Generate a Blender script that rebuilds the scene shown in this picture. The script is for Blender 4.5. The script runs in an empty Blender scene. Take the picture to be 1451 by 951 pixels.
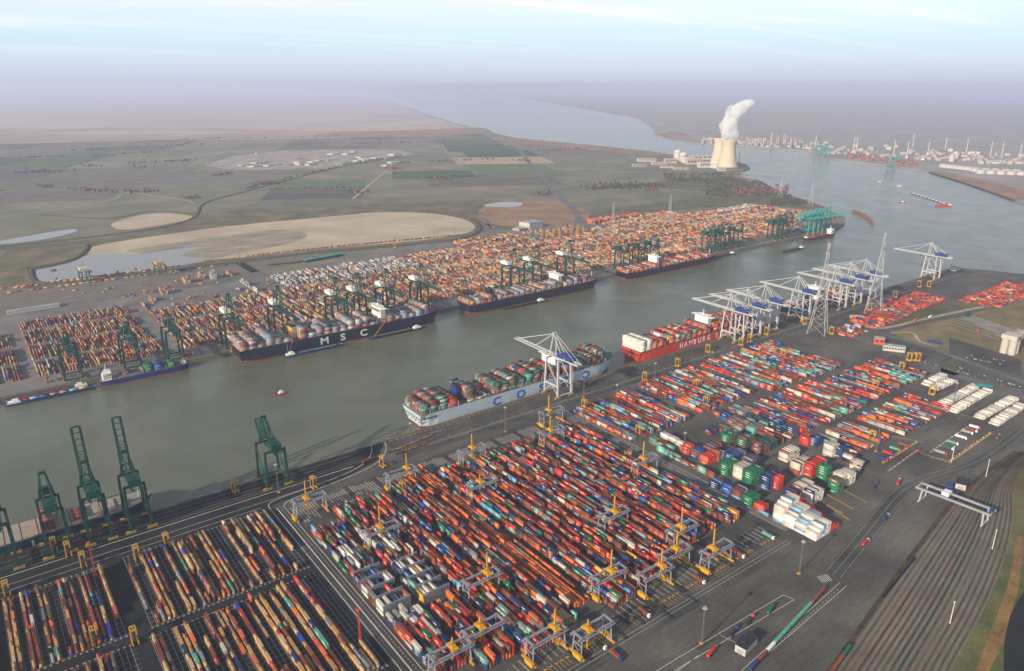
import bpy, bmesh, math, random
import numpy as np
from mathutils import Vector, Matrix
from mathutils.geometry import tessellate_polygon
random.seed(11); RNG = np.random.default_rng(5)
SC = bpy.context.scene
COL = SC.collection
R = math.radians

# ---------------------------------------------------------------- camera
H = 430.0                       # aircraft height above the quay, metres
F, CX, CY, YH = 1048.0, 725.5, 475.5, 121.0
PITCH = math.atan((CY - YH) / F)
AZ = R(53.1187)                 # view azimuth from +x (the quay line runs along x)
cam = bpy.data.cameras.new('camera'); camo = bpy.data.objects.new('camera', cam)
COL.objects.link(camo); SC.camera = camo
camo.location = (0, 0, H); camo.rotation_euler = (math.pi/2 - PITCH, 0, AZ - math.pi/2)
cam.sensor_width = 36; cam.lens = F / 1451 * 36; cam.clip_start = 1; cam.clip_end = 300000

# ---------------------------------------------------------------- sun and sky
HAZE = 6.6e-5
SUN_EL = R(22.0); SUN_DIR = Vector((-0.985, -0.17, 0)).normalized()   # towards the sun
sv = Vector((SUN_DIR.x*math.cos(SUN_EL), SUN_DIR.y*math.cos(SUN_EL), math.sin(SUN_EL)))
sl = bpy.data.lights.new('sun', 'SUN'); sl.energy = 5.0; sl.angle = R(0.6); sl.color = (1.0, 0.85, 0.66)
so = bpy.data.objects.new('sun', sl); COL.objects.link(so); so.location = (-300, -100, 900)
so.rotation_euler = sv.to_track_quat('Z', 'Y').to_euler()
world = bpy.data.worlds.new('World'); SC.world = world; world.use_nodes = True
wt = world.node_tree; wt.nodes.clear()
wo = wt.nodes.new('ShaderNodeOutputWorld'); bg = wt.nodes.new('ShaderNodeBackground'); bg.inputs[1].default_value = 0.10
sky = wt.nodes.new('ShaderNodeTexSky'); sky.sky_type = 'NISHITA'; sky.sun_disc = False
sky.sun_elevation = SUN_EL; sky.sun_rotation = math.atan2(SUN_DIR.x, SUN_DIR.y)
sky.air_density = 1.1; sky.dust_density = 1.6; sky.ozone_density = 2.0; sky.altitude = 430
tc = wt.nodes.new('ShaderNodeTexCoord'); sx = wt.nodes.new('ShaderNodeSeparateXYZ'); wt.links.new(tc.outputs['Generated'], sx.inputs[0])
def wmath(op, a, b=None, clamp=False):
    n = wt.nodes.new('ShaderNodeMath'); n.operation = op; n.use_clamp = clamp
    for i, v in enumerate((a, b)):
        if v is None: continue
        if isinstance(v, (int, float)): n.inputs[i].default_value = v
        else: wt.links.new(v, n.inputs[i])
    return n.outputs[0]
# thin high cirrus: a flat layer seen in perspective
zc = wmath('MAXIMUM', wmath('ADD', sx.outputs[2], 0.03), 0.02)
cb = wt.nodes.new('ShaderNodeCombineXYZ')
wt.links.new(wmath('DIVIDE', sx.outputs[0], zc), cb.inputs[0]); wt.links.new(wmath('DIVIDE', sx.outputs[1], zc), cb.inputs[1])
mp = wt.nodes.new('ShaderNodeMapping'); wt.links.new(cb.outputs[0], mp.inputs[0])
mp.inputs['Rotation'].default_value = (0, 0, R(-40)); mp.inputs['Scale'].default_value = (0.10, 0.42, 1); mp.inputs['Location'].default_value = (1.7, 0.6, 0)
nz = wt.nodes.new('ShaderNodeTexNoise'); nz.inputs['Scale'].default_value = 1.25; nz.inputs['Detail'].default_value = 7; nz.inputs['Roughness'].default_value = 0.62; nz.inputs['Distortion'].default_value = 0.5
wt.links.new(mp.outputs[0], nz.inputs['Vector'])
rp = wt.nodes.new('ShaderNodeMapRange'); rp.inputs[1].default_value = 0.48; rp.inputs[2].default_value = 0.66; wt.links.new(nz.outputs['Fac'], rp.inputs[0])
low = wt.nodes.new('ShaderNodeMapRange'); low.inputs[1].default_value = 0.0; low.inputs[1].default_value = 0.02; low.inputs[2].default_value = 0.08; wt.links.new(sx.outputs[2], low.inputs[0])
cf = wmath('MULTIPLY', wmath('MULTIPLY', rp.outputs[0], low.outputs[0]), 0.8, True)
# a pale veil that thickens towards the horizon, as over humid estuary air
veil = wt.nodes.new('ShaderNodeMapRange'); veil.inputs[1].default_value = -0.02; veil.inputs[2].default_value = 0.36; veil.inputs[3].default_value = 0.92; veil.inputs[4].default_value = 0.06
veil.interpolation_type = 'SMOOTHSTEP'; wt.links.new(sx.outputs[2], veil.inputs[0])
vcol = wt.nodes.new('ShaderNodeValToRGB')
vm = wt.nodes.new('ShaderNodeMapRange'); vm.inputs[1].default_value = 0.0; vm.inputs[1].default_value = -0.01; vm.inputs[2].default_value = 0.12; wt.links.new(sx.outputs[2], vm.inputs[0])
wt.links.new(vm.outputs[0], vcol.inputs[0])
for e_, (q_, c_) in zip((vcol.color_ramp.elements[0], vcol.color_ramp.elements[1], vcol.color_ramp.elements.new(.3), vcol.color_ramp.elements.new(.55)), ((0.05, (5.0,5.3,6.9)), (1.0, (4.9,8.2,9.6)), (.26, (6.0,6.7,8.1)), (.5, (6.1,8.1,9.2)))):
    e_.position = q_; e_.color = (*[v/10 for v in c_], 1)
vsc = wt.nodes.new('ShaderNodeMix'); vsc.data_type = 'RGBA'; vsc.blend_type = 'MULTIPLY'; vsc.inputs['Factor'].default_value = 1; wt.links.new(vcol.outputs[0], vsc.inputs['A']); vsc.inputs['B'].default_value = (10, 10, 10, 1); vcol = vsc
m1 = wt.nodes.new('ShaderNodeMix'); m1.data_type = 'RGBA'; wt.links.new(veil.outputs[0], m1.inputs['Factor']); wt.links.new(sky.outputs[0], m1.inputs['A']); wt.links.new(vcol.outputs['Result'], m1.inputs['B'])
m2 = wt.nodes.new('ShaderNodeMix'); m2.data_type = 'RGBA'; wt.links.new(cf, m2.inputs['Factor']); wt.links.new(m1.outputs['Result'], m2.inputs['A']); m2.inputs['B'].default_value = (8.8, 8.5, 8.5, 1)
wt.links.new(m2.outputs['Result'], bg.inputs[0]); wt.links.new(bg.outputs[0], wo.inputs[0])
SC.view_settings.view_transform = 'Standard'; SC.view_settings.look = 'None'; SC.view_settings.gamma = 1; SC.view_settings.exposure = 0.28
SC.view_settings.use_curve_mapping = False
cy_ = SC.cycles
cy_.use_denoising = True; cy_.max_bounces = 8; cy_.diffuse_bounces = 2; cy_.glossy_bounces = 2; cy_.transmission_bounces = 2; cy_.volume_bounces = 7
cy_.volume_max_steps = 256; cy_.use_adaptive_sampling = True; cy_.adaptive_threshold = 0.008
SC.render.filter_size = 1.15

# ---------------------------------------------------------------- helpers
def P(u, v, z=0.0):
    """photo pixel -> point on the horizontal plane z (distance comes from the ground it stands on)"""
    dx = (u - CX)/F; dz = -(v - CY)/F
    fw = math.cos(PITCH) + dz*math.sin(PITCH); up = -math.sin(PITCH) + dz*math.cos(PITCH)
    t = (z - H)/up
    ca, sa = math.cos(AZ), math.sin(AZ)
    return ((fw*ca + dx*sa)*t, (fw*sa - dx*ca)*t)
def proj(x, y, z):
    ca, sa = math.cos(AZ), math.sin(AZ)
    fwh = x*ca + y*sa; rt = x*sa - y*ca; dz = z - H
    d = fwh*math.cos(PITCH) - dz*math.sin(PITCH); up = fwh*math.sin(PITCH) + dz*math.cos(PITCH)
    if d < 1: return (-9999, -9999, d)
    return (CX + F*rt/d, CY - F*up/d, d)
def lin(r, g, b):
    return tuple(((c/255)/12.92 if c/255 <= 0.04045 else ((c/255 + 0.055)/1.055)**2.4) for c in (r, g, b))

def mat(name, rgb, rough=0.75, metal=0.0, var=0.25, scale=0.6, spec=0.3, bump=0.0, tex='Object', detail=5.0):
    m = bpy.data.materials.new(name); m.use_nodes = True; nt = m.node_tree; b = nt.nodes['Principled BSDF']
    b.inputs['Roughness'].default_value = rough; b.inputs['Metallic'].default_value = metal; b.inputs['Specular IOR Level'].default_value = spec
    b.inputs['Base Color'].default_value = (*rgb, 1)
    if var > 0:
        t = nt.nodes.new('ShaderNodeTexCoord') if tex == 'Object' else nt.nodes.new('ShaderNodeNewGeometry')
        src = t.outputs['Object'] if tex == 'Object' else t.outputs['Position']
        n = nt.nodes.new('ShaderNodeTexNoise'); n.inputs['Scale'].default_value = scale; n.inputs['Detail'].default_value = detail; n.inputs['Roughness'].default_value = 0.65
        nt.links.new(src, n.inputs['Vector'])
        r = nt.nodes.new('ShaderNodeMapRange'); r.inputs[1].default_value = 0.28; r.inputs[2].default_value = 0.72
        r.inputs[3].default_value = 1 - var; r.inputs[4].default_value = 1 + var; nt.links.new(n.outputs['Fac'], r.inputs[0])
        h = nt.nodes.new('ShaderNodeHueSaturation'); h.inputs['Color'].default_value = (*rgb, 1); nt.links.new(r.outputs[0], h.inputs['Value'])
        nt.links.new(h.outputs[0], b.inputs['Base Color'])
        if bump > 0:
            bp = nt.nodes.new('ShaderNodeBump'); bp.inputs['Strength'].default_value = bump; nt.links.new(n.outputs['Fac'], bp.inputs['Height']); nt.links.new(bp.outputs[0], b.inputs['Normal'])
    return m

def ground_mat(name, c1, c2, scale, rough=0.9, fine=0.25, stretch=None, c3=None, streak=None):
    """two or three tones mixed by position noise at several scales, for ground surfaces"""
    m = bpy.data.materials.new(name); m.use_nodes = True; nt = m.node_tree; b = nt.nodes['Principled BSDF']
    b.inputs['Roughness'].default_value = rough; b.inputs['Specular IOR Level'].default_value = 0.2
    g = nt.nodes.new('ShaderNodeNewGeometry'); vec = g.outputs['Position']
    if stretch:
        mpn = nt.nodes.new('ShaderNodeMapping'); mpn.inputs['Scale'].default_value = stretch; nt.links.new(vec, mpn.inputs[0]); vec = mpn.outputs[0]
    n = nt.nodes.new('ShaderNodeTexNoise'); n.inputs['Scale'].default_value = scale; n.inputs['Detail'].default_value = 8; n.inputs['Roughness'].default_value = 0.62; nt.links.new(vec, n.inputs['Vector'])
    cr = nt.nodes.new('ShaderNodeValToRGB'); nt.links.new(n.outputs['Fac'], cr.inputs[0])
    cr.color_ramp.elements[0].position = 0.36; cr.color_ramp.elements[0].color = (*c1, 1)
    cr.color_ramp.elements[1].position = 0.66; cr.color_ramp.elements[1].color = (*c2, 1)
    if c3:
        e = cr.color_ramp.elements.new(0.5); e.color = (*c3, 1)
    n2 = nt.nodes.new('ShaderNodeTexNoise'); n2.inputs['Scale'].default_value = 0.35; n2.inputs['Detail'].default_value = 6; n2.inputs['Roughness'].default_value = 0.7; nt.links.new(g.outputs['Position'], n2.inputs['Vector'])
    r = nt.nodes.new('ShaderNodeMapRange'); r.inputs[1].default_value = 0.3; r.inputs[2].default_value = 0.7; r.inputs[3].default_value = 1 - fine; r.inputs[4].default_value = 1 + fine; nt.links.new(n2.outputs['Fac'], r.inputs[0])
    h = nt.nodes.new('ShaderNodeHueSaturation'); nt.links.new(cr.outputs[0], h.inputs['Color']); nt.links.new(r.outputs[0], h.inputs['Value']); nt.links.new(h.outputs[0], b.inputs['Base Color'])
    if streak:
        m3 = nt.nodes.new('ShaderNodeMapping'); m3.inputs['Rotation'].default_value = (0, 0, streak[1]); m3.inputs['Scale'].default_value = (0.02, 0.55, 1); nt.links.new(g.outputs['Position'], m3.inputs[0])
        n3 = nt.nodes.new('ShaderNodeTexNoise'); n3.inputs['Scale'].default_value = 1.0; n3.inputs['Detail'].default_value = 4; nt.links.new(m3.outputs[0], n3.inputs['Vector'])
        r3 = nt.nodes.new('ShaderNodeMapRange'); r3.inputs[1].default_value = .32; r3.inputs[2].default_value = .68; r3.inputs[3].default_value = 1-streak[0]; r3.inputs[4].default_value = 1+streak[0]; nt.links.new(n3.outputs['Fac'], r3.inputs[0])
        v3 = nt.nodes.new('ShaderNodeMath'); v3.operation = 'MULTIPLY'; nt.links.new(r3.outputs[0], v3.inputs[0]); nt.links.new(r.outputs[0], v3.inputs[1]); nt.links.new(v3.outputs[0], h.inputs['Value'])
    return m

def attr_mat(name, rough=0.7, var=0.2, scale=0.35, obj=False, spec=0.3, corr=False):
    """colour from the 'col' face attribute (or the object's own colour), with weathering"""
    m = bpy.data.materials.new(name); m.use_nodes = True; nt = m.node_tree; b = nt.nodes['Principled BSDF']
    b.inputs['Roughness'].default_value = rough; b.inputs['Specular IOR Level'].default_value = spec
    if obj: a = nt.nodes.new('ShaderNodeObjectInfo').outputs['Color']
    else:
        an = nt.nodes.new('ShaderNodeAttribute'); an.attribute_name = 'col'; a = an.outputs['Color']
    g = nt.nodes.new('ShaderNodeNewGeometry')
    n = nt.nodes.new('ShaderNodeTexNoise'); n.inputs['Scale'].default_value = scale; n.inputs['Detail'].default_value = 5; n.inputs['Roughness'].default_value = 0.7; nt.links.new(g.outputs['Position'], n.inputs['Vector'])
    r = nt.nodes.new('ShaderNodeMapRange'); r.inputs[1].default_value = 0.3; r.inputs[2].default_value = 0.7; r.inputs[3].default_value = 1 - var; r.inputs[4].default_value = 1 + var; nt.links.new(n.outputs['Fac'], r.inputs[0])
    h = nt.nodes.new('ShaderNodeHueSaturation'); nt.links.new(a, h.inputs['Color']); nt.links.new(r.outputs[0], h.inputs['Value']); nt.links.new(h.outputs[0], b.inputs['Base Color'])
    if corr:
        w = nt.nodes.new('ShaderNodeTexWave'); w.inputs['Scale'].default_value = 1.05; w.bands_direction = 'Y'
        t = nt.nodes.new('ShaderNodeTexCoord'); nt.links.new(t.outputs['Object'], w.inputs['Vector'])
        bp = nt.nodes.new('ShaderNodeBump'); bp.inputs['Strength'].default_value = 0.35; bp.inputs['Distance'].default_value = 0.05; nt.links.new(w.outputs['Fac'], bp.inputs['Height']); nt.links.new(bp.outputs[0], b.inputs['Normal'])
    return m

class MB:
    """collects boxes, beams, tubes and sheets; build() links them as ONE mesh object"""
    def __init__(s): s.v = []; s.f = []; s.m = []; s.k = 0; s.c = []; s.cc = None
    def slot(s, k): s.k = k; return s
    def colour(s, c): s.cc = c; return s
    def face(s, idx): s.f.append(idx); s.m.append(s.k); s.c.append(s.cc)
    def quad(s, a, b, c, d):
        i = len(s.v); s.v += [a, b, c, d]; s.face((i, i+1, i+2, i+3)); return s
    def hexa(s, p):
        i = len(s.v); s.v += [tuple(q) for q in p]
        for q in ((0,3,2,1),(4,5,6,7),(0,1,5,4),(1,2,6,5),(2,3,7,6),(3,0,4,7)): s.face(tuple(i+j for j in q))
        return s
    def box(s, x0, x1, y0, y1, z0, z1):
        return s.hexa([(x0,y0,z0),(x1,y0,z0),(x1,y1,z0),(x0,y1,z0),(x0,y0,z1),(x1,y0,z1),(x1,y1,z1),(x0,y1,z1)])
    def beam(s, p, q, w, h=None, w2=None):
        p = Vector(p); q = Vector(q); d = (q-p).normalized(); h = h or w; k = (w2 or w)/w
        u = d.cross(Vector((0,0,1)))
        u = Vector((1,0,0)) if u.length < 0.05 else u.normalized()
        n = u.cross(d).normalized(); a = u*w/2; b = n*h/2
        return s.hexa([p-a-b, p+a-b, p+a+b, p-a+b, q-(a+b)*k, q+(a-b)*k, q+(a+b)*k, q-(a-b)*k])
    def cyl(s, p, q, r0, r1=None, n=10, cap=True):
        p = Vector(p); q = Vector(q); r1 = r0 if r1 is None else r1; d = (q-p).normalized()
        u = d.cross(Vector((0,0,1))); u = Vector((1,0,0)) if u.length < 0.05 else u.normalized(); w = d.cross(u)
        i = len(s.v)
        for c, r in ((p, r0), (q, r1)):
            for k in range(n):
                a = 2*math.pi*k/n; s.v.append(tuple(c + u*math.cos(a)*r + w*math.sin(a)*r))
        for k in range(n): s.face((i+k, i+(k+1)%n, i+n+(k+1)%n, i+n+k))
        if cap: s.face(tuple(i+k for k in range(n))[::-1]); s.face(tuple(i+n+k for k in range(n)))
        return s
    def lathe(s, prof, n=24, c=(0,0)):
        i = len(s.v)
        for r, z in prof:
            for k in range(n):
                a = 2*math.pi*k/n; s.v.append((c[0]+r*math.cos(a), c[1]+r*math.sin(a), z))
        for j in range(len(prof)-1):
            for k in range(n): s.face((i+j*n+k, i+j*n+(k+1)%n, i+(j+1)*n+(k+1)%n, i+(j+1)*n+k))
        return s
    def sheet(s, pts, z):
        i = len(s.v); s.v += [(p[0], p[1], z) for p in pts]
        for t in tessellate_polygon([[Vector((p[0], p[1], 0)) for p in pts]]):
            a, b, c = (s.v[i+j] for j in t)
            if (b[0]-a[0])*(c[1]-a[1]) - (b[1]-a[1])*(c[0]-a[0]) < 0: t = t[::-1]
            s.face(tuple(i+j for j in t))
        return s
    def slab(s, pts, z0, z1):
        s.sheet(pts, z1); n = len(pts); i = len(s.v)
        s.v += [(p[0], p[1], z1) for p in pts] + [(p[0], p[1], z0) for p in pts]
        for k in range(n): s.face((i+k, i+(k+1)%n, i+n+(k+1)%n, i+n+k))
        return s
    def strip(s, pts, w, z, w2=None):
        n = len(pts); L = []; Rr = []
        for k in range(n):
            a = Vector(pts[max(k-1,0)][:2]); b = Vector(pts[min(k+1,n-1)][:2]); d = (b-a).normalized(); p = Vector(pts[k][:2])
            ww = w if w2 is None else w + (w2-w)*k/(n-1)
            o = Vector((-d.y, d.x))*ww/2; L.append(p+o); Rr.append(p-o)
        for k in range(n-1):
            s.quad((*Rr[k], z), (*Rr[k+1], z), (*L[k+1], z), (*L[k], z))
        return s
    def build(s, name, mats, parent=None, smooth=False):
        me = bpy.data.meshes.new(name); me.from_pydata([tuple(v) for v in s.v], [], s.f)
        for mm in (mats if isinstance(mats, (list, tuple)) else [mats]): me.materials.append(mm)
        if any(s.m): me.polygons.foreach_set('material_index', s.m)
        if s.cc is not None:
            at = me.attributes.new('col', 'FLOAT_COLOR', 'FACE'); at.data.foreach_set('color', [x for c in s.c for x in (*c, 1)])
        if smooth: me.polygons.foreach_set('use_smooth', [True]*len(me.polygons))
        me.update(); o = bpy.data.objects.new(name, me); COL.objects.link(o)
        if parent: o.parent = parent
        return o

def tag(o, label, cat, group=None):
    o['label'] = label; o['category'] = cat
    if group: o['group'] = group
    return o
def struct(o, kind='structure'): o['kind'] = kind; return o
def thing(name, label, cat, loc=(0,0,0), rz=0, group=None, scale=1.0):
    o = bpy.data.objects.new(name, None); COL.objects.link(o); o.location = loc; o.rotation_euler = (0, 0, rz); o.scale = (scale,)*3
    o.empty_display_size = 2
    return tag(o, label, cat, group)
KIDS = {}
def kids(o):
    return [c for c in bpy.data.objects if c.parent == o] if o.name not in KIDS else KIDS[o.name]
def copy_tree(o, loc=None, rz=None, label=None, group=None, scale=None, parent=None):
    if o.name not in KIDS: KIDS[o.name] = [c for c in o.children]
    c = o.copy(); COL.objects.link(c)
    if parent: c.parent = parent
    if loc is not None: c.location = loc
    if rz is not None: c.rotation_euler = (0, 0, rz)
    if scale is not None: c.scale = (scale,)*3 if not isinstance(scale, tuple) else scale
    if label: c['label'] = label
    if group: c['group'] = group
    for k in KIDS[o.name]: copy_tree(k, parent=c)
    return c
class Proto:
    """first use moves the original, later uses copy it"""
    def __init__(s, root): s.root = root; s.used = False
    def put(s, loc, rz=0, label=None, group=None, scale=None):
        if not s.used:
            s.used = True; o = s.root
            # remember the children before the first placement
            KIDS[o.name] = list(o.children)
            o.location = loc; o.rotation_euler = (0, 0, rz)
            if scale is not None: o.scale = (scale,)*3 if not isinstance(scale, tuple) else scale
            if label: o['label'] = label
            if group: o['group'] = group
            return o
        return copy_tree(s.root, loc, rz, label, group, scale)
def interp(pts, n):
    """resample a polyline to n points"""
    d = [0]
    for a, b in zip(pts, pts[1:]): d.append(d[-1] + math.hypot(b[0]-a[0], b[1]-a[1]))
    out = []
    for k in range(n):
        t = d[-1]*k/(n-1); j = 0
        while j < len(d)-2 and d[j+1] < t: j += 1
        u = (t-d[j])/max(d[j+1]-d[j], 1e-9); out.append((pts[j][0]+(pts[j+1][0]-pts[j][0])*u, pts[j][1]+(pts[j+1][1]-pts[j][1])*u))
    return out
def smooth_line(pts, it=2):
    for _ in range(it):
        o = [pts[0]]
        for a, b in zip(pts, pts[1:]):
            o += [(a[0]*.75+b[0]*.25, a[1]*.75+b[1]*.25), (a[0]*.25+b[0]*.75, a[1]*.25+b[1]*.75)]
        pts = o + [pts[-1]]
    return pts
def smooth_poly(pts, it=2):
    for _ in range(it):
        o = []
        for a, b in zip(pts, pts[1:]+pts[:1]):
            o += [(a[0]*.75+b[0]*.25, a[1]*.75+b[1]*.25), (a[0]*.25+b[0]*.75, a[1]*.25+b[1]*.75)]
        pts = o
    return pts
def inside(x, y, poly):
    c = False; n = len(poly)
    for i in range(n):
        (x1, y1), (x2, y2) = poly[i], poly[i-1]
        if (y1 > y) != (y2 > y) and x < (x2-x1)*(y-y1)/(y2-y1)+x1: c = not c
    return c
def PX(*pts): return [P(u, v) for u, v in pts]

# ---------------------------------------------------------------- the setting: water, land, fields
WZ = -5.0
wm = bpy.data.materials.new('dock_water'); wm.use_nodes = True
nt = wm.node_tree; b = nt.nodes['Principled BSDF']
b.inputs['Roughness'].default_value = 0.16; b.inputs['IOR'].default_value = 1.33; b.inputs['Specular IOR Level'].default_value = 0.5
g = nt.nodes.new('ShaderNodeNewGeometry')
n1 = nt.nodes.new('ShaderNodeTexNoise'); n1.inputs['Scale'].default_value = 0.006; n1.inputs['Detail'].default_value = 7; n1.inputs['Distortion'].default_value = 1.2; nt.links.new(g.outputs['Position'], n1.inputs['Vector'])
cr = nt.nodes.new('ShaderNodeValToRGB'); nt.links.new(n1.outputs['Fac'], cr.inputs[0])
cr.color_ramp.elements[0].position = 0.35; cr.color_ramp.elements[0].color = (0.092, 0.104, 0.062, 1)
cr.color_ramp.elements[1].position = 0.68; cr.color_ramp.elements[1].color = (0.132, 0.140, 0.090, 1)
nt.links.new(cr.outputs[0], b.inputs['Base Color'])
mpn = nt.nodes.new('ShaderNodeMapping'); mpn.inputs['Rotation'].default_value = (0, 0, R(25)); mpn.inputs['Scale'].default_value = (0.09, 0.22, 0.2); nt.links.new(g.outputs['Position'], mpn.inputs[0])
n2 = nt.nodes.new('ShaderNodeTexNoise'); n2.inputs['Scale'].default_value = 1.0; n2.inputs['Detail'].default_value = 6; n2.inputs['Roughness'].default_value = 0.7; nt.links.new(mpn.outputs[0], n2.inputs['Vector'])
n3 = nt.nodes.new('ShaderNodeTexNoise'); n3.inputs['Scale'].default_value = 0.012; n3.inputs['Detail'].default_value = 3; nt.links.new(g.outputs['Position'], n3.inputs['Vector'])
st = nt.nodes.new('ShaderNodeMapRange'); st.inputs[1].default_value = 0.35; st.inputs[2].default_value = 0.65; st.inputs[3].default_value = 0.22; st.inputs[4].default_value = 0.55; nt.links.new(n3.outputs['Fac'], st.inputs[0])
bp = nt.nodes.new('ShaderNodeBump'); bp.inputs['Distance'].default_value = 2.0; nt.links.new(st.outputs[0], bp.inputs['Strength']); nt.links.new(n2.outputs['Fac'], bp.inputs['Height']); nt.links.new(bp.outputs[0], b.inputs['Normal'])
w = MB(); E = 70000.0; w.quad((-E,-E,WZ), (E,-E,WZ), (E,E,WZ), (-E,E,WZ)); struct(w.build('water', wm))

M = {}
M['polder'] = ground_mat('polder_soil', lin(96,100,78), lin(140,128,104), 0.0035, fine=0.12, c3=lin(112,112,88))
M['yard'] = ground_mat('yard_paving', lin(74,73,69), lin(106,102,94), 0.012, fine=0.22, c3=lin(88,86,80), streak=(.14, 0))
M['bank'] = ground_mat('river_bank_soil', lin(132,130,124), lin(162,154,146), 0.004, fine=0.12)
M['quaywall'] = mat('quay_wall_concrete', lin(112,108,98), 0.9, scale=0.08, var=0.3, tex='pos')
QY, FQ = 780.0, 1238.0          # near and far quay lines
FQX = 2195.0                    # far quay ends here, at the river
far_edge = PX((1187,327),(1197,316),(1197,308),(1186,302),(1168,296),(1151,291),(1135,284),(1118,278),(1098,269.5),(1078,257),(1059,253),(1045,247),(1052,242),(1063,238),(1058,233),(1045,230),(1022,226),(990,222),(952,219),(927,215),(900,212),(884,210.5),(842,206),(800,202),(768,199),(736,196),(712,191.5),(699,188),(690,182),(668,180))
far_land = [(-30000, FQ), (FQX, FQ)] + far_edge[1:] + PX((640,173),(608,163),(575,152),(540,140)) + [(14000, 58000), (-60000, 60000), (-60000, FQ)]
o = MB().slab(far_land, -9, 0.0).build('far_bank_ground', [M['polder']]); struct(o)
near_land = [(-30000, QY)] + [(1960, QY)] + PX((1345,379),(1400,383),(1447,388),(1700,402),(3000,440)) + [(9000, -60000), (-60000, -60000), (-60000, QY)]
o = MB().slab(near_land[::-1] if False else near_land, -9, 0.0).build('near_bank_ground', [M['yard']]); struct(o)
bank_edge = PX((905,168),(925,182),(927,190),(945,196),(978,202),(1010,204.5),(1053,206),(1106,210.5),(1152,214),(1150,218),(1165,222),(1210,229),(1250,233.5),(1281,237),(1315,242),(1349,252),(1400,269),(1447,286),(1600,345))
east = bank_edge + [(6000,-3000),(60000,-20000),(60000,40000),(22000,30000)]
struct(MB().slab(east, -9, 0.0).build('east_bank_ground', [M['bank']]))

# quay walls: concrete face with fender line
for nm, pts in (('quay_wall_near', [(-3000, QY), (1960, QY)]), ('quay_wall_far', [(-3000, FQ), (FQX, FQ)])):
    s = 1 if 'near' in nm else -1
    q = MB()
    for k in range(0, 40):
        x0 = pts[0][0] + (pts[1][0]-pts[0][0])*k/40; x1 = pts[0][0] + (pts[1][0]-pts[0][0])*(k+1)/40
        q.box(x0, x1-0.3, QY-1.2 if s > 0 else FQ-0.8, QY+0.8 if s > 0 else FQ+1.2, -8, 0.35)
    struct(q.build('quay_wall', M['quaywall']))

# farmland parcels
M['fields'] = attr_mat('field_parcels', rough=0.95, var=0.26, scale=0.012, spec=0.1)
fm = MB(); HEDGES = []
FC = [lin(104,104,84), lin(90,102,70), lin(118,108,96), lin(112,110,90), lin(80,96,62), lin(126,116,102), lin(100,98,92), lin(84,108,66), lin(116,118,96), lin(154,138,112), lin(108,100,94), lin(120,112,104)]
def parcels(ox, oy, ang, x0, x1, y0, y1, smin, keep):
    ca, sa = math.cos(ang), math.sin(ang)
    def rec(a, b_, c, d, lv):
        w_, h_ = b_-a, d-c
        if max(w_, h_) < smin*random.uniform(1.0, 2.6) or lv > 14:
            g_ = 7
            pts = [(ox+x*ca-y*sa, oy+x*sa+y*ca) for x, y in ((a+g_,c+g_),(b_-g_,c+g_),(b_-g_,d-g_),(a+g_,d-g_))]
            if all(keep(*p) for p in pts):
                wts = [10,9,10,10,6,7,9,4,7,1.2,9,8]
                c_ = random.choices(FC, wts)[0]; k = random.uniform(.72, 1.22); fm.colour(tuple(v*k for v in c_))
                fm.quad(*[(p[0], p[1], 0.12) for p in pts])
                if random.random() < .17 and math.hypot(*pts[0]) < 6500: k_ = random.randrange(4); HEDGES.append((pts[k_], pts[(k_+1) % 4]))
            return
        t = random.uniform(.36, .64)
        if w_ > h_*random.uniform(.6, 1.5): m_ = a+w_*t; rec(a, m_, c, d, lv+1); rec(m_, b_, c, d, lv+1)
        else: m_ = c+h_*t; rec(a, b_, c, m_, lv+1); rec(a, b_, m_, d, lv+1)
    rec(x0, x1, y0, y1, 0)
def keepA(x, y):
    u, v, d = proj(x, y, 0)
    if d < 2000 or v > 296 or not inside(x, y, far_land): return False
    if u > 545 and v > 283: return False
    if u > 900 and v > 258: return False
    if v < 170: return False
    if 900 < u and v < 246: return False
    if 270 < u < 590 and 214 < v < 241: return False
    if u < 330 and v > 262 + max(0, 60-u*0.18)*0.6: return u < 250 and v < 322 - u*0.14
    return True
parcels(2600, 4200, R(-28), -9000, 6000, -3500, 16000, 330, keepA)
struct(fm.build('farmland', M['fields']))

# sand flats, ponds, roads and dikes beyond the far terminal
M['sand'] = ground_mat('pale_sand', lin(164,150,128), lin(190,176,152), 0.006, fine=0.08, c3=lin(178,164,140))
M['wetsand'] = ground_mat('wet_mud', lin(124,117,102), lin(166,154,132), 0.012, fine=0.08, stretch=(1, 3.0, 1))
M['scrub'] = ground_mat('rough_scrub', lin(84,82,58), lin(128,114,84), 0.012, fine=0.3, c3=lin(100,96,68))
M['russet'] = ground_mat('russet_reed', lin(122,98,74), lin(160,128,100), 0.01, fine=0.2)
M['grass'] = ground_mat('verge_grass', lin(74,80,48), lin(112,106,70), 0.02, fine=0.3)
M['road'] = ground_mat('road_asphalt', lin(92,92,94), lin(116,114,112), 0.02, fine=0.1)
M['dirtroad'] = ground_mat('pale_track', lin(148,138,122), lin(172,160,140), 0.02, fine=0.1)
M['dike'] = mat('dike_soil', lin(82,78,64), 0.95, var=0.3, scale=0.03, tex='pos')
M['pond'] = bpy.data.materials.new('pond_water'); M['pond'].use_nodes = True
b = M['pond'].node_tree.nodes['Principled BSDF']; b.inputs['Base Color'].default_value = (0.11, 0.115, 0.10, 1); b.inputs['Roughness'].default_value = 0.12
def patch(name, px, m, z, it=2, poly=None):
    pts = smooth_poly(PX(*px), it) if poly is None else poly
    return struct(MB().sheet(pts, z).build(name, m))
patch('scrub_ground', [(0,350),(60,345),(125,340),(240,322),(280,300),(480,292),(600,285),(700,283),(800,290),(830,312),(740,330),(690,325),(480,352),(300,375),(0,430)], M['scrub'], 0.2, 1)
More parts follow.
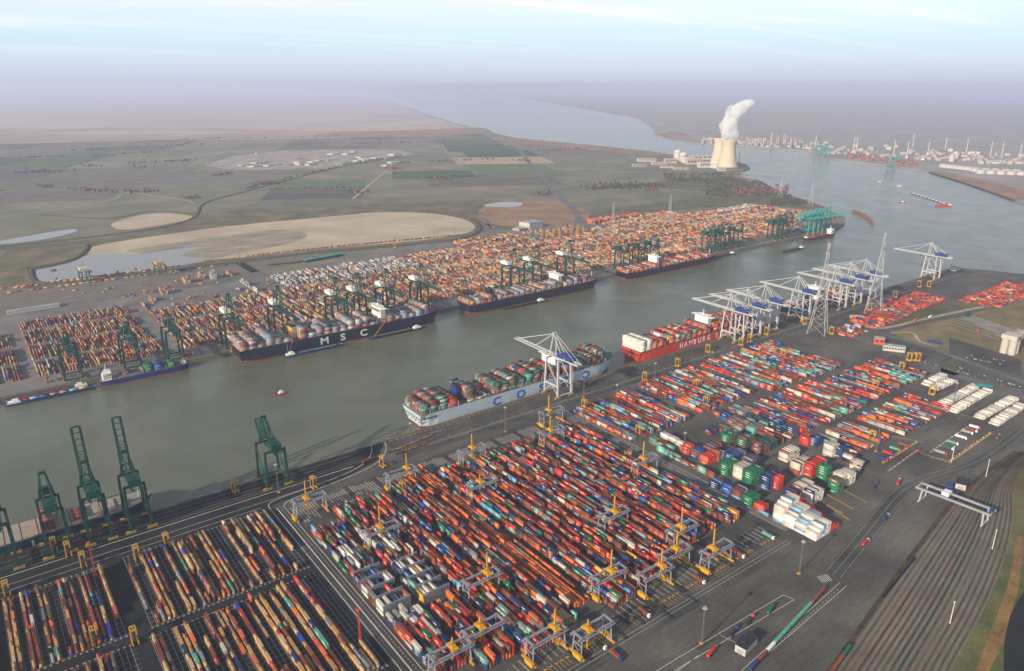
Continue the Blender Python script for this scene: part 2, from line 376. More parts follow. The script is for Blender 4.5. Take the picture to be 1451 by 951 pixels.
patch('scrub_ground', [(700,283),(790,286),(840,300),(828,318),(740,322),(690,318),(670,304)], M['russet'], 0.24, 1)
patch('scrub_ground', [(840,300),(960,283),(1060,276),(1130,282),(1170,298),(1080,291),(960,297),(830,316)], M['grass'], 0.24, 1)
patch('scrub_ground', [(975,252),(1050,249),(1100,272),(1150,293),(1060,278),(960,268),(900,262)], M['grass'], 0.22, 1)
patch('sand_flat', [(116,362),(124,349),(236,332),(337,318.8),(480,306),(530,300.5),(590,301),(628,304),(660,311),(677,321),(664,331),(615,339),(547,345.7),(480,350.5),(404,359),(303,369),(250,368),(180,362)], M['sand'], 0.32)
patch('mud_flat', [(165,357),(235,346),(300,336),(390,325),(420,327),(440,333),(420,343),(380,352),(330,361),(300,368),(280,366),(250,362),(210,360)], M['wetsand'], 0.38)
patch('pond', [(45,383),(47,404),(130,393),(293,372),(284,366),(250,362),(296,349),(249,353),(202,361),(161,358.5),(130,361),(112,364),(104,370),(75,376)], M['pond'], 0.46, 1)
patch('sand_flat', [(152,316),(215,301),(269,304.5),(276,310),(230,319),(188,325),(165,326)], M['sand'], 0.32)
patch('pond', [(-20,345),(3,341),(100,324),(114,326.5),(90,334),(57,341),(0,347)], M['pond'], 0.46, 1)
patch('pond', [(680,291),(712,286),(742,287),(738,293),(700,294)], M['pond'], 0.4, 1)
patch('mud_flat', [(290,235),(330,221),(400,214),(480,212),(560,212),(588,218),(540,226),(480,236),(400,240),(330,241)], ground_mat('works_ground', lin(112,106,96), lin(184,174,164), 0.011, fine=0.1, stretch=(1,2.2,1)), 0.3, 0)
patch('mud_flat', [(380,184.5),(470,181.5),(560,180.5),(655,181),(600,184),(500,186.5)], M['sand'], 0.4, 1)
patch('mud_flat', [(40,188),(160,185),(300,185.5),(360,188),(240,190),(110,191)], M['sand'], 0.4, 1)
patch('reed_bed', [(480,187),(560,183),(680,183),(694,187.5),(640,193),(560,195),(420,193)], M['russet'], 0.36, 1)
patch('reed_bed', [(736,196),(800,202.5),(884,211),(960,220),(950,223),(860,214),(780,206),(700,199),(690,194)], M['russet'], 0.36, 1)
patch('reed_bed', [(1450,288),(1400,270),(1349,253),(1315,243.5),(1320,241.5),(1360,248),(1420,262),(1460,272)], M['russet'], 0.4, 1)
patch('reed_bed', [(1040,249),(1060,253),(1080,259),(1070,259),(1045,252),(1034,248),(1045,244)], M['russet'], 0.4, 1)
patch('reed_bed', [(927,190),(945,196),(978,202),(960,198),(940,190),(985,194),(960,186)], M['russet'], 0.4, 0)
def road(name, px, w_, m, z=0.5, n=40, it=2):
    return struct(MB().strip(interp(smooth_line(PX(*px), it), n), w_, z).build(name, m))
road('road', [(736,213),(762,245),(785,268),(800,285),(823,306),(818,318)], 26, M['road'])
road('road', [(564,228),(532,255),(500,282)], 12, M['dirtroad'])
road('road', [(0,272),(60,268),(130,270),(180,272),(260,283),(276,288)], 10, M['dirtroad'])
road('road', [(0,307),(80,297),(160,284),(172,276)], 8, M['dirtroad'])
road('road', [(480,298),(600,296),(680,305),(700,322),(640,345),(520,362),(380,376)], 16, M['road'])
road('road', [(690,318),(720,330),(700,342)], 14, M['road'])
road('road', [(340,373),(362,386),(395,400)], 22, M['road'])
road('road', [(270,233),(300,222),(320,214)], 10, M['dirtroad'])
road('road', [(340,272),(480,273),(620,269)], 7, M['dirtroad'])
road('road', [(820,318),(850,305),(950,292),(1080,286),(1160,296)], 14, M['road'])
def dike(px, w_, h_):
    pts = interp(smooth_line(PX(*px)), 40); d = MB(); n = len(pts)
    rows = []
    for k in range(n):
        a = Vector(pts[max(k-1,0)]); c = Vector(pts[min(k+1,n-1)]); t = (c-a).normalized(); o_ = Vector((-t.y, t.x)); p = Vector(pts[k])
        rows.append([(*(p+o_*w_/2), 0.05), (*(p+o_*w_/6), h_), (*(p-o_*w_/6), h_), (*(p-o_*w_/2), 0.05)])
    for a, c in zip(rows, rows[1:]):
        for j in range(3): d.quad(a[j], c[j], c[j+1], a[j+1])
    return struct(d.build('dike', M['dike']))
dike([(42,384),(46,407),(150,396),(300,377),(420,361),(560,349),(650,341),(685,327),(668,310),(630,300)], 26, 4)
dike([(0,353),(60,350),(120,345),(125,352),(110,367),(80,375),(40,382)], 22, 4)
dike([(0,350),(120,338),(240,322),(282,308),(282,288),(340,274),(480,236),(560,224),(600,220)], 16, 3)
dike([(1170,296),(1118,279),(1098,270.5),(1078,258.5)], 26, 5)
dike([(60,305),(160,312),(210,298),(275,303)], 14, 2)
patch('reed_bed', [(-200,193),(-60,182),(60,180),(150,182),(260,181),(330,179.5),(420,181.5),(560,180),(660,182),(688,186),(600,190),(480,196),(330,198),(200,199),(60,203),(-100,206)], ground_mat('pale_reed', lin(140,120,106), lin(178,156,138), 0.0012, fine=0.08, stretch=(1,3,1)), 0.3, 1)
# pale salt marsh running on to the horizon, haze fade partly painted into its colour
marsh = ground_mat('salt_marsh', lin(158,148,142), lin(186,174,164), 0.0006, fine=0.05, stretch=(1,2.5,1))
edge = PX((690,181),(660,179.5),(636,173),(604,163),(571,152),(536,140))
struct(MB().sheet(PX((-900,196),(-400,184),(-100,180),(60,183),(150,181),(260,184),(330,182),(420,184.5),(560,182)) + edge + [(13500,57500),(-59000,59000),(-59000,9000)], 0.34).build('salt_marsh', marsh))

# ---------------------------------------------------------------- near bank: paving, markings, tracks
M['darkyard'] = ground_mat('dark_asphalt_paving', lin(33,35,37), lin(48,50,51), 0.02, fine=0.2, c3=lin(38,41,43), streak=(.16, 0))
M['midyard'] = ground_mat('mid_asphalt_paving', lin(64,65,63), lin(92,90,84), 0.02, fine=0.25, c3=lin(77,77,73), streak=(.15, 0))
M['pale'] = ground_mat('pale_concrete', lin(120,116,108), lin(150,145,134), 0.05, fine=0.15)
M['ballast'] = ground_mat('track_ballast', lin(104,98,88), lin(126,119,107), 0.03, fine=0.15)
M['white'] = mat('road_paint_white', lin(206,202,192), 0.7, var=0.25, scale=0.4, tex='pos')
M['yellow'] = mat('road_paint_yellow', lin(206,160,52), 0.7, var=0.25, scale=0.4, tex='pos')
M['steelrail'] = mat('rail_steel', lin(120,104,90), 0.5, metal=0.4, var=0.2, tex='pos')
def area(name, pts, m, z): return struct(MB().sheet(pts, z).build(name, m))
area('left_terminal_paving', [(-700,300),(206,300),(206,712),(236,716),(300,722),(352,738),(372,768),(378,777.5),(-700,777.5)], M['darkyard'], 0.06)
area('block_paving', [(222,352),(612,352),(612,712),(222,700)], M['midyard'], 0.05)
area('quay_apron', [(378,722),(1955,722),(1955,778),(378,778)], M['midyard'], 0.055)
area('service_road', [(206,300),(222,300),(222,712),(206,712)], ground_mat('service_road_asphalt', lin(58,60,60), lin(78,78,76), 0.02, fine=0.15), 0.07)
area('main_road', [(612,352),(628,352),(628,720),(612,720)], M['road'], 0.07)
area('yard_end_paving', [(222,330),(640,330),(640,352),(222,352)], M['midyard'], 0.065)
area('truck_plaza', [(330,250),(760,322),(760,345),(612,352),(222,330),(222,250)], M['yard'], 0.04)

# crane rails, lane lines along both quays
wl = MB(); yl = MB(); rl = MB()
def ln(mb, x0, y0, x1, y1, w_, z=0.13): mb.strip([(x0, y0), (x1, y1)], w_, z)
for y in (777.0, 747.0):
    ln(rl, -700, y-0.35, 1950, y-0.35, 0.5); ln(rl, -700, y+0.35, 1950, y+0.35, 0.5)
for y in (1242.0, 1272.0): ln(rl, -400, y, 2180, y, 1.2)
for y in (768, 759, 752): ln(wl, -700, y, 330, y, 0.16, 0.12)
ln(wl, -700, 741, 320, 741, 0.7); ln(wl, -700, 726, 260, 726, 0.4); ln(wl, -700, 716, 200, 716, 0.4)
for y in (735, 738): ln(wl, 420, y, 1900, y, 0.35)
for k in range(180):
    x = 385 + k*8.5; ln(yl, x, 773.5, x+5, 773.5, 0.8)
    if k % 2 == 0: ln(yl, x, 742, x+3, 742, 0.7)
# service road edge lines and the turn at its head
for x in (207.5, 213.8, 221): ln(wl, x, 300, x, 706, 0.55 if x != 213.8 else 0.9)
for k in range(100): ln(wl, 217.5, 310+k*4, 217.5, 311.6+k*4, 0.4)
wl.strip(smooth_line([(207.5,706),(208,718),(218,724),(290,727),(330,736),(352,756),(362,778)]), 0.7, 0.13)
wl.strip(smooth_line([(221,706),(230,714),(300,720),(348,730),(372,755),(380,777)]), 0.7, 0.13)
# straddle grids of the left terminal
GRIDS = [(-160,-42,588,705),(-34,47,590,704),(64,202,588,706),(60,202,432,574),(-30,48,430,574)]
for (x0, x1, y0, y1) in GRIDS:
    n = int((x1-x0)/4.15)
    for k in range(n+1):
        x = x0 + 4.15*k
        ln(wl, x, y0, x, y1, 0.16)
    for k in range(int((y1-y0)/6.6)+1):
        y = y0+6.6*k; ln(wl, x0, y, x1, y, 0.12)
    for k in range(n+1):
        ln(wl, x0+4.15*k-0.9, y0-1.6, x0+4.15*k+0.9, y0-1.6, 0.6); ln(wl, x0+4.15*k-0.9, y1+1.6, x0+4.15*k+0.9, y1+1.6, 0.6)
# gantry runways of the block yard
LEFTS = [222, 257.5, 292, 327, 386, 422, 458, 494, 530, 568]
pale = MB(); trk = MB()
for x in LEFTS:
    for dx in (0, 33.0):
        ln(rl, x+dx, 356, x+dx, 703, 0.5); trk.strip([(x+dx, 350), (x+dx, 704)], 2.0, 0.09)
    for r in range(9):
        xx = x + 3.3 + r*3.2; top = 698 + random.uniform(-3, 3)
        pale.strip([(xx, top-random.uniform(16, 40)), (xx, top)], 1.9, 0.10)
        if r % 2 == 0: pale.strip([(xx, 358), (xx, 358+random.uniform(10, 18))], 1.5, 0.10)
    for k in range(7): ln(yl, x+5+k*3.6, 356, x+5+k*3.6, 345, 0.3)
    for k in range(5): ln(yl, x+4+k*5.5, 353, x+7+k*5.5, 353, 1.0)
for y in (342, 338): ln(wl, 300, y, 600, y, 0.25)
for k in range(32):
    ln(yl, 620, 356+k*11, 620, 361+k*11, 0.7)
ln(wl, 613.5, 356, 613.5, 715, 0.35); ln(wl, 626.5, 356, 626.5, 715, 0.35)
# zebra crossings and plaza lanes
def pxl(mb, a, c, w_, z=0.14): mb.strip([P(*a), P(*c)], w_, z)
for k in range(7):
    pxl(wl, (1158+k*2.2,817-k*0.5), (1166+k*2.2,826-k*0.5), 0.55)
for a, c in (((930,951),(1110,843)),((955,951),(1125,850)),((1050,951),(1190,826)),((1110,843),(1125,850)),((1060,951),(1200,830)),((960,951),(990,929)),((1020,900),(1045,912))): pxl(wl, a, c, 0.4)
for k in range(30):
    t = k/30; pxl(wl, (1065+125*t,945-112*t), (1066.5+125*t,943.5-112*t), 0.4)
for a, c in (((1170,700),(1210,722)),((1187,690),(1228,712)),((1180,722),(1205,738)),((1165,712),(1195,728))): pxl(yl, a, c, 1.0)
for a, c in (((1250,655),(1300,625)),((1318,648),(1345,653)),((1345,653),(1405,612)),((1318,641),(1377,600)),((1258,668),(1300,638))):
    for k in range(14):
        t0, t1 = k/14, (k+.6)/14
        pxl(wl if k % 2 else yl, (a[0]+(c[0]-a[0])*t0, a[1]+(c[1]-a[1])*t0), (a[0]+(c[0]-a[0])*t1, a[1]+(c[1]-a[1])*t1), 1.6)
pxl(yl, (1250,657), (1300,627), 1.2, 0.135); pxl(yl, (1345,656), (1405,614), 1.2, 0.135); pxl(yl, (1300,640),(1345,656), 0.8, 0.135)
pxl(wl, (1255,617),(1310,627), 0.6); pxl(wl, (1310,575),(1380,592), 0.6)
# access road in the right-hand yard
RO = smooth_line(PX((1180,815),(1230,755),(1262,712),(1285,690),(1320,676),(1370,662),(1410,640),(1450,608)))
struct(MB().strip(interp(RO, 40), 16, 0.08).build('access_road', M['midyard']))
for off in (-6.5, 0, 6.5):
    pts = interp(RO, 60); o_ = []
    for k, p in enumerate(pts):
        a = Vector(pts[max(k-1,0)]); c = Vector(pts[min(k+1,59)]); d = (c-a).normalized(); o_.append((p[0]-d.y*off, p[1]+d.x*off))
    wl.strip(o_, 0.16, 0.15)
struct(pale.build('slot_concrete', M['pale'])); struct(trk.build('runway_bed', M['darkyard']))

# railway yard
LB = smooth_line(PX((1095,1060),(1179,948),(1228,878),(1280,803),(1329,738),(1356,705),(1392,672),(1440,640)))
RB = smooth_line(PX((1300,1060),(1345,951),(1397,862),(1430,775),(1437,725),(1433,700),(1441,672),(1470,640)))
struct(MB().slab(LB + RB[::-1], 0.0, 0.10).build('railway_ballast', M['ballast']))
NT = 15
lb, rb = interp(LB, 60), interp(RB, 60)
rail = MB(); slps = [MB() for _ in range(4)]
for t in range(NT):
    f_ = (t+0.5)/NT
    if t == 8: continue
    pts = [(a[0]+(c[0]-a[0])*f_, a[1]+(c[1]-a[1])*f_) for a, c in zip(lb, rb)]
    slps[random.randrange(4)].strip(pts, random.uniform(2.0, 2.6), 0.14)
    for off in (-0.75, 0.75):
        o_ = []
        for k, p in enumerate(pts):
            a = Vector(pts[max(k-1,0)]); c = Vector(pts[min(k+1,59)]); d = (c-a).normalized(); o_.append((p[0]-d.y*off, p[1]+d.x*off))
        rail.strip(o_, 0.16, 0.26)
for q_, c1_, c2_ in ((0,(78,67,56),(98,85,71)),(1,(66,56,47),(84,72,60)),(2,(90,80,68),(110,98,83)),(3,(72,66,54),(92,86,68))): struct(slps[q_].build('track_bed', ground_mat('track_bed_ballast', lin(*c1_), lin(*c2_), 0.05, fine=0.2)))
struct(rail.build('rails', M['steelrail']))
GL = interp([(a[0]+(c[0]-a[0])*0.565, a[1]+(c[1]-a[1])*0.565) for a, c in zip(lb, rb)], 40)
struct(MB().strip(GL, 2.2, 0.17).build('drain_strip', mat('mossy_drain', lin(52,66,56), 0.9, var=0.3, scale=0.1, tex='pos')))
struct(MB().strip(interp(LB, 50), 4.5, 0.16).build('dirt_verge', ground_mat('dark_verge', lin(54,48,38), lin(84,74,54), 0.06, fine=0.4)))
TRAIN_A = [(a[0]+(c[0]-a[0])*0.03, a[1]+(c[1]-a[1])*0.03) for a, c in zip(lb, rb)]
# grass and the public road on the far right
patch('grass_bank', [], M['grass'], 0.07, poly=RB + PX((1600,640),(1700,1060)))
patch('grass_bank', [(1362,1000),(1400,905),(1432,820),(1440,760),(1452,760),(1440,860),(1405,951)], ground_mat('worn_earth', lin(112,88,52), lin(146,116,72), 0.04, fine=0.3), 0.10, 1)
road('road', [(1450,1040),(1436,951),(1438,905),(1450,860),(1500,800)], 14, M['darkyard'], 0.2)
# land at the root of the river quay
patch('grass_bank', [(1223,462),(1237,454),(1318,439),(1447,415),(1447,423),(1351,445),(1284,457),(1228,466)], M['grass'], 0.12, 0)
patch('grass_bank', [(1262,470),(1308,459),(1358,450),(1447,424),(1500,415),(1500,560),(1447,520),(1345,500),(1290,484)], ground_mat('dry_grass', lin(96,90,62), lin(134,120,86), 0.02, fine=0.25), 0.09, 0)
patch('sand_flat', [(1365,452),(1378,447),(1447,470),(1447,490),(1430,482)], M['pale'], 0.2, 0)
for k in range(5):
    a, c = (1335+k*7, 455-k*1.5), (1418+k*8, 482-k*2.5)
    struct(MB().strip([P(*a), P(*c)], 5.0, 0.26).build('concrete_lane', M['pale']))
road('road', [(1222,468),(1280,480),(1340,501),(1447,540),(1520,570)], 12, M['road'], 0.22)
road('road', [(1222,462),(1240,466),(1262,464),(1318,450),(1447,424)], 9, M['dirtroad'], 0.24)
road('road', [(1210,478),(1300,512),(1380,540),(1460,566)], 14, M['road'], 0.2)
road('road', [(1262,472),(1296,470),(1300,484),(1330,492)], 6, M['dirtroad'], 0.24)
patch('grass_bank', [(1330,522),(1352,514),(1375,522),(1360,532),(1338,532)], M['grass'], 0.2, 2)
patch('yard_paving', [(1345,478),(1447,510),(1447,535),(1345,500)], M['midyard'], 0.15, 0)
struct(wl.build('white_markings', M['white'])); struct(yl.build('yellow_markings', M['yellow'])); struct(rl.build('crane_rails', M['steelrail']))

# resurfaced patches and oil-stained lanes in the paving
for q_, (c1_, c2_) in enumerate((((52,53,52),(70,69,66)), ((86,84,79),(112,108,100)), ((60,60,58),(84,82,77)))):
    pm = MB()
    for k in range(46):
        x, y = random.choice(((random.uniform(330,1100), random.uniform(256,350)), (random.uniform(400,1800), random.uniform(724,776)), (random.uniform(640,1180), random.uniform(330,470)), (random.uniform(1060,1400), random.uniform(420,560))))
        w_, h2 = random.uniform(3, 34), random.uniform(1.2, 7); z_ = .075+q_*.004+k*.0006
        if abs(y-300) < 55 and x > 420: continue
        pm.quad((x,y,z_),(x+w_,y+random.uniform(-.3,.3),z_),(x+w_,y+h2,z_),(x,y+h2,z_))
    struct(pm.build('paving_patch', ground_mat('patched_asphalt', lin(*c1_), lin(*c2_), .06, fine=.3, streak=(.2, 0))))
# far terminal paving and its railway
area('far_terminal_paving', [(-900,FQ+1.2),(FQX-3,FQ+1.2),(2240,1300),(2480,1420),(2430,1660),(2100,1790),(1650,1810),(1270,1860),(480,1712),(-900,1712)], ground_mat('far_terminal_asphalt', lin(100,98,96), lin(128,124,118), 0.012, fine=0.15), 0.55)
area('far_railway_ballast', [(-900,1740),(420,1740),(760,1830),(740,1935),(420,1900),(-900,1960)], M['ballast'], 0.5)
fr = MB()
for k in range(11):
    fr.strip([(-900, 1752+k*17), (380, 1746+k*13.5), (700, 1825+k*9)], 2.2, 0.62)
struct(fr.build('far_rails', M['steelrail']))
area('rail_road', [(-900,1712),(480,1712),(480,1738),(-900,1738)], M['road'], 0.6)

# ---------------------------------------------------------------- containers
C = []       # records: x, y, z, half length, along ('y' or 'x'), colour key, yard phrase, on top, height
PC = {'rust brown': lin(132,72,52), 'dark brown': lin(104,59,46), 'red': lin(184,56,42), 'orange': lin(204,106,52), 'navy blue': lin(36,54,92), 'blue': lin(46,84,152),
      'teal': lin(92,158,142), 'green': lin(26,104,70), 'cream white': lin(188,180,166), 'grey': lin(124,126,128), 'white': lin(216,210,198), 'light blue': lin(112,158,190), 'yellow': lin(214,166,60),
      'tan': lin(172,134,86), 'pale tan': lin(182,150,108), 'coral': lin(188,92,64), 'silver grey': lin(146,146,148), 'lime green': lin(84,176,84), 'royal blue': lin(52,62,160)}
PAL = {'rmg': {'rust brown':32,'dark brown':14,'red':15,'orange':10,'navy blue':13,'blue':6,'teal':5,'green':6,'cream white':6,'grey':5,'light blue':1,'yellow':1,'coral':6},
       'rmgwhite': {'rust brown':14,'dark brown':7,'red':7,'orange':4,'navy blue':12,'blue':6,'teal':4,'green':3,'white':40,'cream white':16,'grey':14,'light blue':2,'yellow':1},
       'msc': {'tan':32,'pale tan':14,'rust brown':24,'dark brown':10,'navy blue':5,'royal blue':2,'teal':3,'grey':4,'cream white':3,'coral':3,'orange':2,'red':2,'light blue':1},
       'far': {'tan':30,'pale tan':16,'rust brown':20,'coral':4,'orange':3,'dark brown':12,'navy blue':5,'cream white':4,'grey':10,'silver grey':5,'teal':2,'red':1},
       'fargrey': {'silver grey':40,'grey':20,'cream white':30,'tan':6,'rust brown':4},
       'right': {'rust brown':24,'dark brown':12,'red':14,'orange':6,'navy blue':13,'blue':7,'teal':9,'green':4,'cream white':12,'grey':5,'coral':4,'light blue':2},
       'reddish': {'red':22,'coral':14,'rust brown':34,'dark brown':10,'navy blue':9,'orange':5,'cream white':4,'teal':3},
       'white': {'white':1}, 'orange': {'orange':48,'rust brown':34,'navy blue':9,'teal':4,'green':2},
       'mscship': {'silver grey':30,'grey':30,'cream white':12,'light blue':5,'tan':8,'rust brown':14,'coral':3,'navy blue':5},
       'cosco': {'green':18,'rust brown':34,'dark brown':10,'teal':6,'grey':10,'red':6,'navy blue':6,'cream white':5},
       'hamburg': {'rust brown':30,'red':12,'coral':20,'orange':16,'teal':6,'cream white':5,'grey':5,'tan':6,'navy blue':3}}
def pick(pal): d = PAL[pal]; return random.choices(list(d), list(d.values()))[0]
def put(x, y, z, hl, along, col, yard, h_=2.6): C.append([x, y, z, hl, along, col, yard, True, h_])
def stack(x, y, n, hl, along, pal, yard, z0=0.15, same=0.35):
    c = pick(pal)
    for k in range(n):
        if k and random.random() > same: c = pick(pal)
        put(x, y, z0 + k*2.62, hl, along, c, yard)
        if k < n-1: C[-1][7] = False
def rows_y(x0, x1, y0, y1, pitch, pal, yard, hts, fill=0.9, runs=0.6, poly=None, twenty=0.25, keep=None, z0=0.15, pal2=None, crun=.45):
    base_pal = pal
    """rows of stacks running away from the quay; heights and colours run on along a row"""
    n = int((x1-x0)/pitch)
    for r in range(n):
        x = x0 + pitch*(r+0.5); y = y0; h_ = random.choices(range(len(hts)), hts)[0]; c = pick(pal)
        while y < y1 - 6:
            L = 6.06 if random.random() < twenty else 12.19
            if y + L > y1: L = 6.06
            if random.random() > runs: h_ = random.choices(range(len(hts)), hts)[0]
            yc = y + L/2
            if pal2: pal = pal2[0] if pal2[1] < yc < pal2[2] else base_pal
            if random.random() < fill and h_ > 0 and (poly is None or inside(x, yc, poly)) and (keep is None or keep(x, yc)):
                for k in range(h_):
                    if random.random() > crun: c = pick(pal)
                    put(x + random.uniform(-.08, .08), yc, z0 + k*2.62, L/2, 'y', c, yard)
                    if k < h_-1: C[-1][7] = False
            y += L + 0.35 + (0.25 if L > 7 else 0.1)
# left terminal: thin straddle rows, one to three high
for i, (x0, x1, y0, y1) in enumerate(GRIDS):
    yd = ['outer left straddle yard','straddle yard behind the raised cranes','straddle yard between quay and service road','lower straddle yard beside the service road','lower left straddle yard'][i]
    n = int((x1-x0)/4.15)
    for r in range(n):
        x = x0 + 4.15*(r+0.5); y = y0 + 1; on = random.random() < .7; h_ = random.choice((1, 2, 2)); c = pick('msc')
        dens = random.choice((0.9, 0.8, 0.5, 0.3, 0.08)) if i != 3 else random.choice((0.92, 0.8, 0.5, 0.2))
        while y < y1 - 6.2:
            L = 12.19 if random.random() < 0.5 else 6.06
            if y + L > y1: L = 6.06
            if random.random() < 0.13: h_ = random.choices((1, 2, 3), (4, 5, 1))[0]
            if random.random() < 0.16: on = random.random() < dens
            if on:
                for k in range(h_):
                    if random.random() < 0.6: c = pick('msc')
                    put(x, y+L/2, 0.15+k*2.62, L/2, 'y', c, yd)
                    if k < h_-1: C[-1][7] = False
            y += L + 0.45
# block yard under the yellow-masted gantries
RACKS = {0: (482, 496.5, 511, 525.5, 540), 1: (475, 489.5, 504, 518.5, 533)}
for i, x in enumerate(LEFTS):
    pal = 'rmg'
    y1 = 672 - (i % 3)*6; y0 = 372 + (8 if i % 2 else 0) + (14 if i > 5 else 0)
    if i == 0: y0, y1 = 395, 638
    rows_y(x+2.4, x+31, y0, y1, 3.15, pal, f'gantry block yard', [0.3, 4, 11, 18, 14], fill=0.96, runs=0.45, twenty=0.3,
           keep=(lambda xx, yy: not (520 < xx and yy < 400)) if i > 6 else ((lambda xx, yy: not (RACKS[i][0]-9 < yy < RACKS[i][-1]+9)) if i < 2 else None), pal2=('rmgwhite', 455, 590) if i < 2 else None)
    if i < 2:
        for ry in RACKS[i][:-1]:
            for r in range(9):
                if random.random() < .85: stack(x+4+r*3.1, ry+7.25, random.choice((2,2,3,3,4,4)), 6.1, 'y', 'rmgwhite', 'gantry block yard')
rows_y(362, 383, 392, 690, 3.1, 'orange', 'long orange row between the gantry blocks', [0, 5, 6, 1], fill=0.97, runs=0.93, twenty=0.6)
# open grey flat racks standing among the white stacks
# straddle rows of the right terminal
right_blocks = [((630,750,588,703),'right straddle yard beside the white ship',[0.3,3,12,8]), ((770,892,590,716),'second right straddle yard',[0.3,3,12,8]), ((915,1010,578,716),'third right straddle yard',[0.3,3,12,8]), ((1018,1100,572,716),'fourth right straddle yard',[0.3,3,12,8]),
  ((775,990,468,568),'inner right straddle yard',[1,7,11,3]), ((1005,1175,470,556),'inner straddle yard by the light blocks',[1,7,11,3]), ((815,905,396,455),'low straddle yard behind the empties',[2,9,6,1]), ((925,1055,388,452),'far right low straddle yard',[2,9,6,1])]
for (x0, x1, y0, y1), yd, hts in right_blocks:
    sl_ = []
    rows_y(x0, x1, y0, y1, 3.9, 'right', yd, hts, fill=0.985, runs=0.9, twenty=0.22, crun=.62)
rows_y(1330,1470,640,700,3.4,'reddish','red stacks by the river quay',[1,6,8,3],fill=.9,runs=.7)
rows_y(1480,1640,650,720,3.4,'reddish','red stacks by the river quay',[1,6,8,2],fill=.85,runs=.7)
rows_y(1650,1900,560,640,3.6,'reddish','red stacks by the river quay',[3,6,5,1],fill=.7,runs=.7)
rows_y(1225,1300,640,690,5,'right','loose rows by the pylon',[6,5,2],fill=.6,runs=.6)
# white reefer blocks
for a, c in (((1311,546),(1337,533)),((1324,552),(1353,539)),((1333,576),(1384,548)),((1350,584),(1401,554)),((1387,593),(1438,565)),((1408,602),(1450,574))):
    p0, p1 = P(*a), P(*c); L = math.hypot(p1[0]-p0[0], p1[1]-p0[1])
    for k in range(int(L/2.62)): t_ = k*2.62/L; stack(p0[0]+(p1[0]-p0[0])*t_, p0[1]+(p1[1]-p0[1])*t_+random.uniform(-.4,.4), random.choice((1,2,2,2)) if k % 7 else 1, 6.1, 'y', 'white', 'white blocks on the open yard')
# tall stacks of empties
def eblock(px, nx, ny, n, pal, along='x', step=0, same=0.55, yard='tall stacks of empties'):
    x, y = P(*px)
    for i in range(nx):
        for j in range(ny):
            hh = max(1, n - (step*j if step > 0 else -step*i) - (random.random() < .15))
            if along == 'x': stack(x+i*12.6+6, y+j*2.6+1.3, hh, 6.1, 'x', pal, yard, same=same)
            else: stack(x+i*2.6+1.3, y+j*12.6+6, hh, 6.1, 'y', pal, yard, same=same)
PAL['greenish'] = {'green':60,'navy blue':10,'rust brown':25}; PAL['bluish'] = {'navy blue':50,'blue':20,'rust brown':20,'light blue':6}
PAL['creamy'] = {'white':40,'cream white':40,'rust brown':8,'navy blue':6}; PAL['creamblue'] = {'white':80,'light blue':18}; PAL['redonly'] = {'red':70,'coral':20}; PAL['tealrust'] = {'teal':40,'rust brown':40,'grey':16}
EB = [((1031,634),9,1,6,'greenish'),((1054,639),9,1,6,'greenish'),((1076,646),14,1,6,'greenbl'),
  ((1030,676),8,1.4,6,'greenonly'),((1050,681),9,1,6,'creamy'),((1064,690),9,1,7,'greenonly'),((1088,696),11,1.4,6,'bluish'),((1102,695),4,1,6,'redonly'),((1018,655),9,2,5,'rusty'),((1040,660),9,2,5,'bluish'),((1060,668),8,1,5,'rusty'),
  ((1016,695),5,1,3,'bluish'),((1034,704),6,1,4,'bluish'),((1048,709),7,1,4,'rusty'),((1064,719),6,1,4,'greenonly'),((1081,728),4,1,3,'redonly'),((1088,732),3,.6,1,'bluish'),
  ((1115,656),10,1,5,'creamy'),((1131,676),10,1,6,'creamrust'),((1149,677),11,1,6,'redonly'),((1160,668),6,1,4,'creamy'),((1169,684),5,1,7,'greenonly'),((1186,701),5,1,6,'greenish'),((1201,689),6,1,6,'creamy'),((1192,692),5,1,6,'creamy'),
  ((1122,714),10,1,5,'bluish'),((1149,717),9,1.6,6,'creamy'),((1178,650),6,1,6,'creamy'),((1192,650),4,1,5,'bluish'),((1144,633),6,1.4,4,'redonly'),((1156,634),6,1,4,'bluish'),((1206,661),3,.8,5,'creamy'),((1217,668),4,.8,4,'creamy'),
  ((1007,617),9,1,2,'bluish'),((1022,613),9,1.4,2,'tealrust'),((1050,611),12,2,3,'tealrust'),((1068,616),12,1,3,'tealrust'),((1098,608),12,1.4,3,'bluish'),((1119,615),12,1.4,3,'rustgreen'),((1124,621),4,1,5,'bluish'),((1135,618),5,1,4,'redonly'),
  ((975,647),4,1,5,'redonly'),((987,653),8,1,4,'bluish'),((1002,660),8,1,4,'redonly'),((967,639),3,3,4,'creamy'),((951,643),3,3,3,'tealrust'),((1030,597),5,2,3,'bluish'),((1045,601),4,2,2,'redonly'),((1052,592),8,2,3,'tealrust')]
PAL['greenonly'] = {'green':80,'teal':4}; PAL['greenbl'] = {'green':30,'rust brown':30,'navy blue':40}; PAL['rusty'] = {'rust brown':60,'dark brown':20,'light blue':8,'navy blue':10}; PAL['creamrust'] = {'cream white':60,'rust brown':35}; PAL['rustgreen'] = {'rust brown':50,'green':30,'dark brown':20}
for px, nx, ny, n, pal in EB:
    x, y = P(*px); deep = max(1, int(ny+.5))
    for i in range(nx):
        for j in range(deep): stack(x+i*2.6+1.3, y+j*12.6+6.1, max(1, n-(random.random() < .12)-(1 if i > nx*.7 and random.random() < .5 else 0)), 6.1, 'y', pal, 'tall stacks of empties', same=.7 if pal.endswith('ish') or pal == 'creamrust' else .45)
x, y = P(936,652)
for j in range(7): stack(640, 470+j*12.7, random.choice((2,3,3)), 6.1, 'y', 'tealrust', 'low wall of teal and brown boxes beside the empties road')
